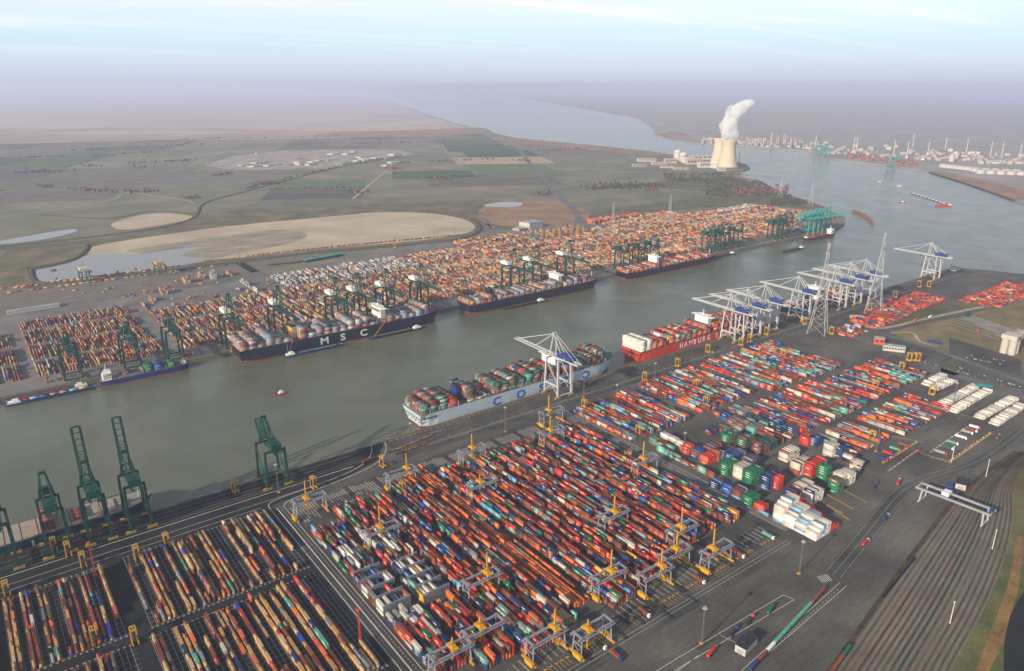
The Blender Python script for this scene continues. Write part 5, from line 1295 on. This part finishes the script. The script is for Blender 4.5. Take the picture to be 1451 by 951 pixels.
for k in range(26):
    shed('field_shed', 'long pale shed on the works ground out in the fields', 'shed', *P(random.uniform(320,560), random.uniform(216,236)), random.uniform(-.2,.2)+.4, random.uniform(40,130), random.uniform(20,50), random.uniform(4,9), M['whclad'], M[random.choice(('whclad','greyclad','conc'))], 'pale sheds on the works ground')
# ---------------------------------------------------------------- village, farms, woods
def house(label, grp, big=False):
    return shed('house', label, 'house', 0, 0, 0, 12, 8, 5.2, M['brick'], M['rooft'], grp, gable=3.6, windows=2)
HP = Proto(house('red-roofed village house among the trees by the dike', 'houses of the village by the dike'))
for k in range(46): HP.put((*P(random.uniform(1035,1118), random.uniform(263,276)), 0), random.uniform(0,3.1), scale=random.uniform(.8,1.3))
chx, chy = P(1082,270); c_ = shed('church', 'small church with pointed spire in the village', 'church', chx, chy, .6, 28, 12, 9, M['brick'], M['dark'], None, gable=6); MB().box(14,20,-3.5,3.5,0,18).build('belfry', M['brick'], c_); MB().cyl((17,0,18),(17,0,34),4.5,.2,4).build('spire', M['dark'], c_)
HF = Proto(house('lone farmhouse with red roof out in the fields', 'farmhouses in the fields'))
FARMS = [(65,265),(120,270),(140,271),(180,273),(205,272),(270,281),(375,261),(385,260),(505,273),(620,253),(765,276),(925,271),(130,236),(60,243),(200,238),(560,240),(740,228),(845,266)]
for px in FARMS:
    for k in range(3): HF.put((*P(px[0]+random.uniform(-6,6), px[1]+random.uniform(-1,1)), 0), random.uniform(0,3.1), scale=random.uniform(.9,1.6))
tv = MB(); TC = [lin(66,72,48), lin(78,82,56), lin(54,62,42), lin(86,80,60), lin(70,70,50)]
ico = bmesh.new(); bmesh.ops.create_icosphere(ico, subdivisions=1, radius=1.0); IV = [tuple(v.co) for v in ico.verts]; IF = [tuple(v.index for v in f.verts) for f in ico.faces]; ico.free()
TREES = []
def trees(n, fn):
    for _ in range(n): TREES.append(P(*fn()))
trees(420, lambda: (random.uniform(1000,1135), random.uniform(256,280)))
trees(260, lambda: (random.uniform(940,1040), random.uniform(246,258)))
trees(140, lambda: (random.uniform(1090,1165), random.uniform(278,292)))
trees(160, lambda: (random.gauss(890,28), random.gauss(264,2.5)))
for px in FARMS: trees(14, lambda: (random.gauss(px[0],9), random.gauss(px[1],1.2)))
for a, c, n in (((340,270),(480,237),90),((130,222),(250,214),60),((20,246),(110,243),50),((180,232),(280,228),70),((480,236),(570,222),70),((560,232),(700,226),60),((740,215),(830,212),60),((600,252),(700,250),40),((830,270),(930,262),60),((100,214),(300,204),90),((300,250),(330,246),30),((0,226),(90,222),50),((500,204),(700,200),90),((250,198),(480,194),100)):
    for _ in range(n): t_ = random.random(); TREES.append(P(a[0]+(c[0]-a[0])*t_, a[1]+(c[1]-a[1])*t_+random.gauss(0,.35)))
for (ax, ay), (bx, by) in HEDGES:
    L_ = math.hypot(bx-ax, by-ay); n_ = int(L_/random.choice((10,16,30)))
    for k in range(n_): t_ = (k+random.random())/n_; TREES.append((ax+(bx-ax)*t_+random.gauss(0,2), ay+(by-ay)*t_+random.gauss(0,2)))
for x, y in TREES:
    if not inside(x, y, far_land): continue
    hh = random.uniform(6, 13)
    tv.colour(lin(70,60,50)); tv.beam((x, y, 0), (x, y, hh*.5), .7)
    for q in range(6):
        c_ = (x+random.gauss(0,hh*.24), y+random.gauss(0,hh*.2), hh*random.uniform(.4,.85)); r_ = hh*random.uniform(.12,.26); k = random.uniform(.8,1.2); cc = random.choice(TC); tv.colour(tuple(v*k for v in cc))
        i0 = len(tv.v); tv.v += [(c_[0]+v[0]*r_*random.uniform(.7,1.3), c_[1]+v[1]*r_*random.uniform(.7,1.3), c_[2]+v[2]*r_*random.uniform(.7,1.3)) for v in IV]
        for f_ in IF:
            if random.random() < .85: tv.face(tuple(i0+j for j in f_))
o = tv.build('woodland', attr_mat('winter_foliage', rough=.95, var=.25, scale=.2, spec=.1)); struct(o, 'stuff')

# ---------------------------------------------------------------- pylons
def pylon():
    t = thing('power_pylon', 'steel lattice power pylon', 'pylon')
    def w_(z): return 13*(1-z/160)**1.5 + 1.6
    co = ((-1,-1),(1,-1),(1,1),(-1,1)); zs = [0,22,42,60,76,90,103,115,126,136,145,153,160]
    for a in range(4):
        l_ = MB()
        for z0, z1 in zip(zs, zs[1:]): l_.beam((co[a][0]*w_(z0), co[a][1]*w_(z0), z0), (co[a][0]*w_(z1), co[a][1]*w_(z1), z1), .6 if z0 < 80 else .45)
        l_.build('leg', M['ltgrey'], t)
        f_ = MB(); c2 = co[(a+1) % 4]
        for z0, z1 in zip(zs, zs[1:]):
            f_.beam((co[a][0]*w_(z0), co[a][1]*w_(z0), z0), (c2[0]*w_(z1), c2[1]*w_(z1), z1), .3); f_.beam((c2[0]*w_(z0), c2[1]*w_(z0), z0), (co[a][0]*w_(z1), co[a][1]*w_(z1), z1), .3)
            f_.beam((co[a][0]*w_(z1), co[a][1]*w_(z1), z1), (c2[0]*w_(z1), c2[1]*w_(z1), z1), .22)
        f_.build('bracing', M['ltgrey'], t)
    for z, L in ((118, 17), (134, 20), (150, 14)):
        c_ = MB()
        for s in (-1, 1):
            for y in (-1.5, 1.5): c_.beam((0, y, z), (s*L, 0, z), .5); c_.beam((0, y, z+5), (s*L, 0, z), .4)
        c_.build('cross_arm', M['ltgrey'], t)
    return t
YP = Proto(pylon())
for px, h_, wh in (((1158,472),1.04,'between the straddle rows and the grey crane row'),((1237,443),1.0,'behind the far end of the grey crane row'),((868,332),.62,'in the middle of the far terminal'),((948,319),.62,'at the back of the far terminal'),((1105,281),.6,'on the dike beside the village'),((1148,293),.6,'at the river edge beyond the village')): YP.put((*P(*px), 0), R(20), 'steel lattice power pylon ' + wh, None, h_)

# ---------------------------------------------------------------- port buildings
shed('warehouse', 'large pale warehouse behind the far terminal', 'warehouse', 1455, 1838, R(8), 62, 46, 20, M['whclad'], M['greyclad'], windows=0, doors=3)
shed('warehouse', 'low annex in front of the pale warehouse', 'warehouse', 1400, 1826, R(8), 34, 30, 7, M['greyclad'], M['greyclad'], windows=4, doors=2)
shed('warehouse', 'long green shed roof beside the far railway', 'warehouse', *P(458,367), R(10), 110, 16, 6, M['dkgreen'], M['teal'])
shed('warehouse', 'pale shed roof at the left end of the far railway', 'warehouse', *P(48,440), R(2), 90, 14, 6, M['whclad'], M['greyclad'])
x, y = P(1266,497); shed('office_building', 'white two-storey office with yellow kerb beside the right yard', 'office', x, y, R(-58), 34, 11, 9, M['whclad'], M['greyclad'], windows=8, doors=1)
x, y = P(1245,487); shed('workshop', 'orange and grey workshop beside the white office', 'workshop', x, y, R(-58), 16, 12, 11, M['orangep'], M['greyclad'], windows=2, doors=1)
t = thing('silo_block', 'tall white silo block above the car park', 'silo', (*P(1429,500), 0)); 
for k in range(4): MB().cyl((-6+(k % 2)*12, -6+(k//2)*12, 0), (-6+(k % 2)*12, -6+(k//2)*12, 26), 5.8, n=16).build('silo', M['whclad'], t)
MB().box(-12,12,-12,12,26,33).build('head_house', M['whclad'], t); MB().box(-3,3,-12.2,-12,27,31).build('window', M['glass'], t)
shed('warehouse', 'red brick building beside the white silo block', 'warehouse', *P(1447,484), R(10), 26, 22, 18, M['brick'], M['greyclad'], windows=4)
x, y = P(1057,918); o = shed('warehouse', 'open white shed with dark flat roof on the lorry plaza', 'warehouse', x, y, R(8), 20, 9, 7, M['whclad'], M['dark'], doors=1)
x, y = P(1361,690); shed('gatehouse', 'white gatehouse with dark roof at the railway bend', 'gatehouse', x, y, R(20), 16, 10, 7, M['whclad'], M['dark'], doors=1, windows=2)
x, y = P(1345,690); shed('store_hut', 'small blue store hut beside the gatehouse', 'hut', x, y, R(20), 9, 6, 3, M['blue'], M['blue'])
x, y = P(1340,700); shed('store_hut', 'small yellow hut beside the railway crane', 'hut', x, y, R(20), 6, 5, 3, M['cyellow'], M['cyellow'])
shed('depot_shed', 'green shed roof behind the white blocks', 'shed', *P(1393,551), R(-55), 22, 8, 5, M['dkgreen'], M['teal'])
x, y = P(1370,448); shed('depot_shed', 'green roofed hut on the dry grass by the road', 'shed', x, y, R(10), 12, 8, 5, M['dkgreen'], M['dkgreen'])
x, y = P(1217,452); shed('depot_shed', 'long white shed near the second pylon foot', 'shed', x, y, R(-50), 34, 9, 5, M['whclad'], M['whclad'], windows=4)
x, y = P(1215,465); shed('depot_shed', 'small white workshop beside the pylon foot', 'shed', x, y, R(20), 12, 12, 7, M['whclad'], M['greyclad'])
x, y = P(1346,379); shed('depot_shed', 'white hut at the river corner of the quay', 'shed', x-20, y-20, 0, 24, 16, 9, M['whclad'], M['greyclad'])
# railway gantry
t = thing('railway_gantry_crane', 'blue-white gantry crane spanning the railway tracks', 'crane', (788, 268, 0), R(3))
for x_ in (-7, 7):
    MB().box(x_-.7, x_+.7, -37, 37, 14, 16.2).build('girder', M['rmgrey'], t)
    for y_ in (-31, 31): MB().beam((x_*1.1, y_, .9), (x_, y_*.97, 14), 1.3).build('leg', M['ltgrey'], t)
for y_ in (-31, 31): MB().box(-10, 10, y_-.8, y_+.8, .4, 1.6).build('sill_beam', M['ltgrey'], t); MB().box(-7.6, 7.6, 36*(1 if y_ > 0 else -1)-.6, 36*(1 if y_ > 0 else -1)+.6, 14.6, 15.9).build('end_tie', M['ltgrey'], t)
MB().box(-5, 5, 5, 12, 16.3, 20).build('trolley_house', M['wht'], t); MB().box(-3, 3, -36.5, -33, 16.3, 19).build('electrical_house', M['blue'], t)
# portal cranes on the far railway
for px, lb_ in (((121,398),'green portal crane with cream roof at the pond railway'),((228,389),'green portal crane with yellow trolley at the pond railway')):
    t = thing('railway_portal_crane', lb_, 'crane', (*P(*px), .5), R(3))
    for x_ in (-8, 8):
        for y_ in (-20, 20): MB().beam((x_, y_, 0), (x_*.9, y_*.95, 22), 2.0).build('leg', M['dkgreen'], t)
        MB().box(x_-1, x_+1, -26, 26, 22, 25).build('girder', M['dkgreen'], t)
    MB().box(-9, 9, -9, 9, 25.05, 31).build('trolley_house', M['cream'] if px[0] < 200 else M['cyellow'], t)
# concrete masts along the tracks
def cmast():
    t = thing('catenary_mast', 'slim white light pole beside the railway tracks', 'pole', group='white poles along the railway')
    MB().cyl((0,0,0),(0,0,21),.32,.2,8).build('pole', M['wht'], t); MB().box(-.9,.9,-.5,.5,21,21.5).build('lamp_head', M['wht'], t); MB().box(-.8,.8,-.8,.8,0,.6).build('footing', M['conc'], t)
    return t
CPm = Proto(cmast())
for px in ((1406,778),(1346,883),(1397,675),(1348,655)): CPm.put((*P(*px), 0.1))

# ---------------------------------------------------------------- lorries, trains, cars
def lorry(cabm, col_):
    t = thing('lorry', 'lorry', 'lorry')
    MB().box(-6.6, 4.6, -1.2, 1.2, .85, 1.25).build('chassis', M['dark'], t)
    cb_ = MB(); cb_.box(5.0, 7.2, -1.25, 1.25, .7, 2.4).hexa([(5.0,-1.25,2.4),(7.2,-1.25,2.4),(7.2,1.25,2.4),(5.0,1.25,2.4),(5.1,-1.2,3.7),(6.7,-1.2,3.6),(6.7,1.2,3.6),(5.1,1.2,3.7)])
    c_ = cb_.build('cab', cabm, t); MB().box(6.98,7.24,-1.1,1.1,2.2,2.9).build('windscreen', M['glass'], c_)
    for x_ in (-5.2,-3.9,-2.6,3.6,6.2):
        for s in (-1,1): MB().cyl((x_,s*1.25,.52),(x_,s*.95,.52),.52,n=8).build('wheel', M['dark'], t)
    if col_ is not None:
        b_ = MB().box(-6.5,4.4,-1.22,1.22,1.25,3.85)
        for k in range(10): b_.box(-6.2+k*1.08,-5.9+k*1.08,-1.26,1.26,1.4,3.7)
        b_.build('load_box', col_, t)
    return t
LM = {'rust brown': mat('rust_brown_box', PC['rust brown'], .6, scale=.4), 'teal': mat('teal_box', PC['teal'], .6, scale=.4), 'red': mat('red_box', PC['red'], .6, scale=.4), 'white': M['wht'], 'blue': M['blue'], 'orange': M['orangep'], 'green': mat('green_box', PC['green'], .6, scale=.4), 'grey': M['greyclad']}
LPR = {}
def put_lorry(px, rz, cab_, load, wh):
    key = (cab_, load)
    if key not in LPR: LPR[key] = Proto(lorry(LM[cab_] , LM[load] if load else None))
    LPR[key].put((*P(*px), .12), rz, f"{cab_}-cabbed lorry {'with ' + load + ' box' if load else 'with empty trailer'} {wh}")
V_ = -math.pi/2
for a in [((1088,761),V_,'white','teal','backed into the block beside the empties road'),((1046,787),V_,'white','rust brown','in the lane under the last gantry'),((990,823),V_,'white','rust brown','in the lane by the plaza light mast'),((912,870),V_,'white','rust brown','leaving the middle gantry lanes'),((872,931),V_,'blue','rust brown','in the lower gantry lanes'),((1005,790),V_,'blue','red','waiting under the right gantry'),((850,915),V_,'white',None,'waiting under the lower gantry'),
    ((1008,927),.2,'red','red','on the plaza beside the open shed'),((1063,880),.25,'red',None,'at the head of the plaza lanes'),((1092,866),.25,'green','green','at the end of the plaza lanes'),((1040,897),.25,'blue',None,'before the open shed on the plaza'),
    ((1255,735),.1,'white','blue','on the wide road below the empties'),((1226,771),.1,'white','red','heading down the wide road'),((1273,685),.3,'white','red','at the bend of the access road'),((1414,621),.2,'white','rust brown','on the yard beyond the lorry bays'),
    ((1333,643),V_+.15,'red','grey','in the first bay of the striped lorry park'),((1342,636),V_+.15,'white','green','in the striped lorry park with green load'),((1349,629),V_+.15,'white','teal','in the middle of the striped lorry park'),((1361,621),V_+.15,'white','white','in the striped lorry park with white load'),((1370,614),V_+.15,'white','grey','in the striped lorry park with grey load'),((1381,607),V_+.15,'red','white','in the last bay of the striped lorry park'),((1376,611),V_+.15,'white','rust brown','near the end of the striped lorry park'),
    ((1280,632),V_+.15,'red','rust brown','in the small bay by the light mast'),((1268,638),V_+.15,'orange','teal','in the small bay with an orange cab'),((1258,644),V_+.15,'blue','red','in the small bay beside white cabs'),((1249,652),V_+.15,'red','blue','at the near end of the small bay'),((1301,644),.6,'red',None,'alone outside the small bay'),
    ((1318,450),.1,'white','white','on the road beside the grass bank'),((1405,431),.1,'white','grey','on the road past the grass bank'),((1297,455),.1,'orange','orange','parked where the grass roads fork'),((1385,470),.4,'orange','orange','parked beside the concrete lanes'),
    ((640,760-300),0,'white','grey','on the far quay beside the navy hull') if False else ((268,503),0,'white','red','on the far quay beside the feeder ship'),((520,655),.2,'red','rust brown','on the near apron beside trailers'),((1240,690),.25,'blue',None,'near the yellow bay lines below the empties')]: put_lorry(*a)
def wagon():
    t = thing('rail_wagon', 'flat rail wagon', 'wagon')
    MB().box(-6.8,6.8,-1.35,1.35,.95,1.35).build('flatbed', M['dark'], t)
    for x_ in (-5,5):
        b_ = MB().box(x_-1.2,x_+1.2,-1,1,.5,.95)
        for q in (-.8,.8): b_.cyl((x_+q,-.85,.46),(x_+q,.85,.46),.46,n=8)
        b_.build('bogie', M['dark'], t)
    return t
WP = Proto(wagon())
def train(pts, cols, phrase, grp, second=None):
    L = sum(math.hypot(b[0]-a[0], b[1]-a[1]) for a, b in zip(pts, pts[1:])); n = min(int(L/14), len(cols))
    q = interp(pts, int(L/2)+2)
    for k in range(n):
        i = min(int((k*14+7)/2), len(q)-2); p = q[i]; d = math.atan2(q[i+1][1]-p[1], q[i+1][0]-p[0])
        WP.put((*p, .22), d, f'flat rail wagon {phrase}', grp)
        LOADS.append((p[0], p[1], 1.62, d, cols[k]))
LOADS = []
t1 = PX((1063,952),(1105,906),(1140,868),(1178,826)); s1_ = Vector((t1[-1][0]-t1[0][0], t1[-1][1]-t1[0][1])).normalized()
train(t1, ['blue','rust brown','white','teal','teal','teal','teal','teal','rust brown','rust brown','rust brown','white','rust brown','teal','green','white'], 'in the train beside the plaza', 'wagons of the plaza train')
train(TRAIN_A[2:24], ['green','green','green','red','red','rust brown','rust brown','green'], 'in the train along the track verge', 'wagons of the verge train')
BOXP = {}
for (x, y, z, d, c) in LOADS:
    if c not in BOXP:
        t = thing('shipping_container', 'x', 'container'); b_ = MB().box(-6.05,6.05,-1.2,1.2,.02,2.55)
        for k in range(14): b_.box(-5.7+k*.85,-5.4+k*.85,-1.24,1.24,.2,2.4)
        b_.build('body', LM[c], t); MB().box(-6.1,-6.05,-1.1,1.1,.15,2.45).build('door', M['greyclad'] if c == 'white' else LM[c], t); BOXP[c] = Proto(t)
    BOXP[c].put((x, y, z), d, f"{c} container loaded on a rail wagon {'beside the plaza' if x < 560 and y > 260 else 'along the track verge'}", f'{c} containers on rail wagons')
# far trains
for yy, x0, x1, pal in ((1958,-260,420,'far'),(1946,-100,250,'far'),(1905,60,520,'msc'),(1890,-260,40,'far')):
    x = x0
    while x < x1: put(x, yy-(x*.03 if x > 0 else 0), 1.4, 6.1, 'x', pick(pal), 'far terminal railway'); C[-1][7] = True; x += random.choice((13,13,13,14,28))
for a, c in (((480,350),(660,333)),((350,364),(480,350))):
    p0, p1 = P(*a), P(*c); L = math.hypot(p1[0]-p0[0], p1[1]-p0[1])
    for k in range(int(L/13.4)): t_ = k*13.4/L; put(p0[0]+(p1[0]-p0[0])*t_, p0[1]+(p1[1]-p0[1])*t_, 1.5, 6.1, 'x', random.choice(('rust brown','dark brown','coral','tan')), 'far terminal railway')
for k in range(60): put(*P(random.uniform(40,330), random.uniform(380,425)), .7, random.choice((3.03,6.1)), 'x', pick('far'), 'far terminal railway') if random.random() < .7 else None
# cars
def car(m_):
    t = thing('parked_car', 'car', 'car')
    MB().box(-2.1,2.1,-.88,.88,.35,.95).build('body', m_, t); MB().hexa([(-1.5,-.82,.95),(1.1,-.82,.95),(1.1,.82,.95),(-1.5,.82,.95),(-1.1,-.7,1.5),(.5,-.7,1.5),(.5,.7,1.5),(-1.1,.7,1.5)]).build('cabin', M['glass'], t)
    for x_ in (-1.3,1.3):
        for s in (-1,1): MB().cyl((x_,s*.9,.33),(x_,s*.7,.33),.33,n=8).build('wheel', M['dark'], t)
    return t
CARM = [('silver', M['greyclad']), ('white', M['wht']), ('dark blue', M['navyhull']), ('black', M['dark']), ('red', M['redp'])]
CARP = [Proto(car(m_)) for _, m_ in CARM]
def cars(a, c, n, row, phrase):
    for k in range(n):
        if random.random() < .15: continue
        i = random.choices(range(5), (5,4,4,4,1))[0]; t_ = k/n
        CARP[i].put((*P(a[0]+(c[0]-a[0])*t_, a[1]+(c[1]-a[1])*t_), .25), row, f'{CARM[i][0]} car parked {phrase}', f'{CARM[i][0]} cars parked {phrase}')
cars((1355,520),(1447,549),36,R(25),'along the kerb by the roundabout'); cars((1358,526),(1447,554),34,R(25),'in the second kerb row by the roundabout'); cars((1372,503),(1425,512),22,R(25),'in the lot below the silos'); cars((1370,507),(1422,517),20,R(25),'in the second row of the silo lot'); cars((1280,505),(1335,520),18,R(25),'behind the white office')
# blue tank rows and concrete barriers
for k in range(9):
    x, y = P(1316+k*2.3, 484+k*.5); t = thing('blue_tank', 'low blue tank in the row on the dry grass', 'tank', (x, y, .1), R(40), 'blue tanks on the dry grass'); MB().cyl((-4,0,1.6),(4,0,1.6),1.6,n=10).build('shell', M['blue'], t); MB().box(-3,-2.4,-1.3,1.3,0,.6).build('cradle', M['dark'], t)
for k in range(26):
    t_ = k/25; x, y = P(1252+t_*44, 846-t_*54); tag(MB().box(-1.2,1.2,-.9,.9,0,1.1).box(-.7,.7,-.5,.5,1.1,1.5).build('buffer_block', M['navyhull']), 'dark blue sleeper block along the track verge', 'block', 'dark blue blocks along the track verge').location = (x, y, .16)
# bollards along the quay edges
bo = MB(); bo.cyl((0,0,.36),(0,0,1.0),.45,n=8); bo.cyl((0,0,1.0),(0,0,1.3),.7,n=8); BM = None
for k in range(34):
    if BM is None: o = bo.build('mooring_bollard', M['cyellow']); BM = o
    else: o = BM.copy(); COL.objects.link(o)
    o.location = (-120+k*46, QY-.4, 0); tag(o, 'yellow mooring bollard on the edge of the near quay', 'bollard', 'bollards along the near quay')

# ---------------------------------------------------------------- containers become objects
M['cstuff'] = attr_mat('container_paint', rough=0.6, var=0.30, scale=0.7)
M['cobj'] = attr_mat('container_paint_single', rough=0.6, var=0.28, scale=0.9, obj=True, corr=True)
M['logo'] = mat('container_lettering', lin(224,222,214), 0.6, var=0.15, scale=1.2)
M['cdoor'] = attr_mat('container_door_paint', rough=0.6, var=0.22, scale=0.8, obj=True)
cand = []
for i, c in enumerate(C):
    if not c[7]: continue
    u, v, d = proj(c[0], c[1], c[2]+2.6)
    if not (4 < u < 1443 and 6 < v < 945): continue
    cand.append((c[3]/d, i))
cand.sort(reverse=True); single = {i for _, i in cand[:300]}
def cmesh(L):
    """corrugated steel box: frame proud of its ribbed sides, roof panel, door leaves with locking bars"""
    m_ = MB(); hw = 1.22
    m_.box(-hw+.04, hw-.04, -L+.05, L-.05, 0.05, 2.53)
    for sx_ in (-1, 1):
        for sy_ in (-1, 1): m_.box(min(sx_*hw, sx_*(hw-.16)), max(sx_*hw, sx_*(hw-.16)), min(sy_*L, sy_*(L-.16)), max(sy_*L, sy_*(L-.16)), 0, 2.59)
        m_.box(min(sx_*hw, sx_*(hw-.1)), max(sx_*hw, sx_*(hw-.1)), -L+.16, L-.16, 2.45, 2.58); m_.box(min(sx_*hw, sx_*(hw-.1)), max(sx_*hw, sx_*(hw-.1)), -L+.16, L-.16, 0.0, 0.16)
        n = 9 if L < 4 else 17
        for k in range(n):
            y = -L+.5 + (2*L-1)*k/(n-1); m_.box(min(sx_*(hw-.01), sx_*(hw-.05)), max(sx_*(hw-.01), sx_*(hw-.05)), y-.12, y+.12, 0.17, 2.44)
    for sy_ in (-1, 1): m_.box(-hw+.16, hw-.16, min(sy_*L, sy_*(L-.1)), max(sy_*L, sy_*(L-.1)), 2.44, 2.58)
    me = bpy.data.meshes.new('body'); me.from_pydata([tuple(v) for v in m_.v], [], m_.f); me.materials.append(M['cobj'])
    d_ = MB()
    for s in (-1, 1):
        d_.box(min(.02*s, 1.02*s), max(.02*s, 1.02*s), -L-.01, -L+.04, .18, 2.42)
        for xx in (.3, .72): d_.box(s*xx-.03, s*xx+.03, -L-.05, -L-.011, .1, 2.5)
    me2 = bpy.data.meshes.new('door'); me2.from_pydata([tuple(v) for v in d_.v], [], d_.f); me2.materials.append(M['cdoor'])
    return me, me2
CM = {12: cmesh(6.095), 6: cmesh(3.03)}
lm = MB(); lm.box(-1.235, -1.221, -2.3, 2.3, 1.1, 1.9); LOGO = bpy.data.meshes.new('lettering'); LOGO.from_pydata(lm.v, [], lm.f); LOGO.materials.append(M['logo'])
PH = {}
for i in sorted(single):
    x, y, z, hl, along, col, yard, top, h_ = C[i]
    big = hl > 4; tier = round((z-0.15)/2.62)
    lev = ('on the ground', 'atop two-high stack', 'atop three-high stack', 'atop four-high stack', 'atop five-high stack')[min(tier, 4)]
    label = f"{col} {'long' if big else 'short'} container {lev}, {yard}"
    o = thing('shipping_container', label, 'container', (x, y, z), 0 if along == 'y' else math.pi/2, f"{col} containers in the {yard}")
    a = bpy.data.objects.new('body', CM[12 if big else 6][0]); b_ = bpy.data.objects.new('door', CM[12 if big else 6][1])
    k = random.uniform(.82, 1.15); cc = (*[min(1, v*k) for v in PC[col]], 1)
    for q in (a, b_): COL.objects.link(q); q.parent = o; q.color = cc
    if big and col in ('navy blue','green','teal','red','blue') and random.random() < .7:
        q = bpy.data.objects.new('lettering', LOGO); COL.objects.link(q); q.parent = o
rest = [c for i, c in enumerate(C) if i not in single]
N = len(rest)
A_ = np.array([[c[0], c[1], c[2], c[3] if c[4] == 'y' else 1.22, 1.22 if c[4] == 'y' else c[3], c[8]] for c in rest])
sg = np.array([(-1,-1,0),(1,-1,0),(1,1,0),(-1,1,0),(-1,-1,1),(1,-1,1),(1,1,1),(-1,1,1)], float)
V = A_[:, None, :3] + sg[None]*np.stack([A_[:, 4], A_[:, 3], A_[:, 5]-0.03], 1)[:, None, :]
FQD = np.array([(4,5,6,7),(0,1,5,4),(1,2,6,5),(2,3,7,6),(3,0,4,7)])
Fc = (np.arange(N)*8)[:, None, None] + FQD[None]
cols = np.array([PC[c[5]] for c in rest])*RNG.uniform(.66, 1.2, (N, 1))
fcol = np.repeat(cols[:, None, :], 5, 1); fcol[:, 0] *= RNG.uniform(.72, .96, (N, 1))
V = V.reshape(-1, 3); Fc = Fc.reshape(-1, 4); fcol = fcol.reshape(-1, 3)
# shipping-line lettering on the long sides and the white end plates of some boxes
lv, lf = [], []
for c in rest:
    if c[5] not in ('navy blue','green','teal','red','blue','rust brown','dark brown','grey') or random.random() > (.16 if c[5] in ('rust brown','dark brown','grey') else .55): continue
    d = math.hypot(c[0], c[1])
    if d > 1500: continue
    x, y, z = c[:3]; n = min(c[3]*0.42, 2.6); k0 = len(lv)
    if c[4] == 'y':
        xx = x-1.24; lv += [(xx,y+n,z+1.1),(xx,y-n,z+1.1),(xx,y-n,z+1.75),(xx,y+n,z+1.75)]; lf.append((k0,k0+1,k0+2,k0+3))
        if c[5] == 'green':
            for j in (-.65, .65):
                k0 = len(lv); yy = y-c[3]-.02; lv += [(x+j-.3,yy,z+1.5),(x+j+.3,yy,z+1.5),(x+j+.3,yy,z+2.0),(x+j-.3,yy,z+2.0)]; lf.append((k0,k0+1,k0+2,k0+3))
    else:
        yy = y-1.24; lv += [(x-n,yy,z+1.1),(x+n,yy,z+1.1),(x+n,yy,z+1.75),(x-n,yy,z+1.75)]; lf.append((k0,k0+1,k0+2,k0+3))
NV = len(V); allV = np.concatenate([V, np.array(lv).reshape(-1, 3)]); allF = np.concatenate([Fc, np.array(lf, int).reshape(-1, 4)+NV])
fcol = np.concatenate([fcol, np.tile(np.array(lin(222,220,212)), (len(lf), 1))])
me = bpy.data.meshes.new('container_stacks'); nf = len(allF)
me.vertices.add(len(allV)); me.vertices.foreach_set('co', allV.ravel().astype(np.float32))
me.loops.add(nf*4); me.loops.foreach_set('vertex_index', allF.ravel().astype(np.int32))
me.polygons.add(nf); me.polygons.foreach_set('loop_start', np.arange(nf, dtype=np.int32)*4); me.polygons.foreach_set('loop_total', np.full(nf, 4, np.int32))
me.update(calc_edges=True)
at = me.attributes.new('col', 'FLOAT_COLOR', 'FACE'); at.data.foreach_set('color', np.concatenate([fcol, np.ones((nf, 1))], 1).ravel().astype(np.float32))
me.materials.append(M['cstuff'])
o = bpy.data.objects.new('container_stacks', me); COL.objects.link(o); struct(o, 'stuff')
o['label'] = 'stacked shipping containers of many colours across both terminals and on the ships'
print('containers', len(C), 'stuff', N)

# ---------------------------------------------------------------- haze
hz = MB(); HB = 69000.0; hz.box(-HB, HB, -HB, HB, -10.0, 480.0)
hm = bpy.data.materials.new('pale_haze'); hm.use_nodes = True; nt = hm.node_tree; nt.nodes.clear()
ho = nt.nodes.new('ShaderNodeOutputMaterial'); pv = nt.nodes.new('ShaderNodeVolumePrincipled')
pv.inputs['Color'].default_value = (0.68, 0.755, 1.0, 1); pv.inputs['Density'].default_value = HAZE; pv.inputs['Anisotropy'].default_value = 0.1
nt.links.new(pv.outputs[0], ho.inputs['Volume'])
struct(hz.build('haze', hm), 'stuff')
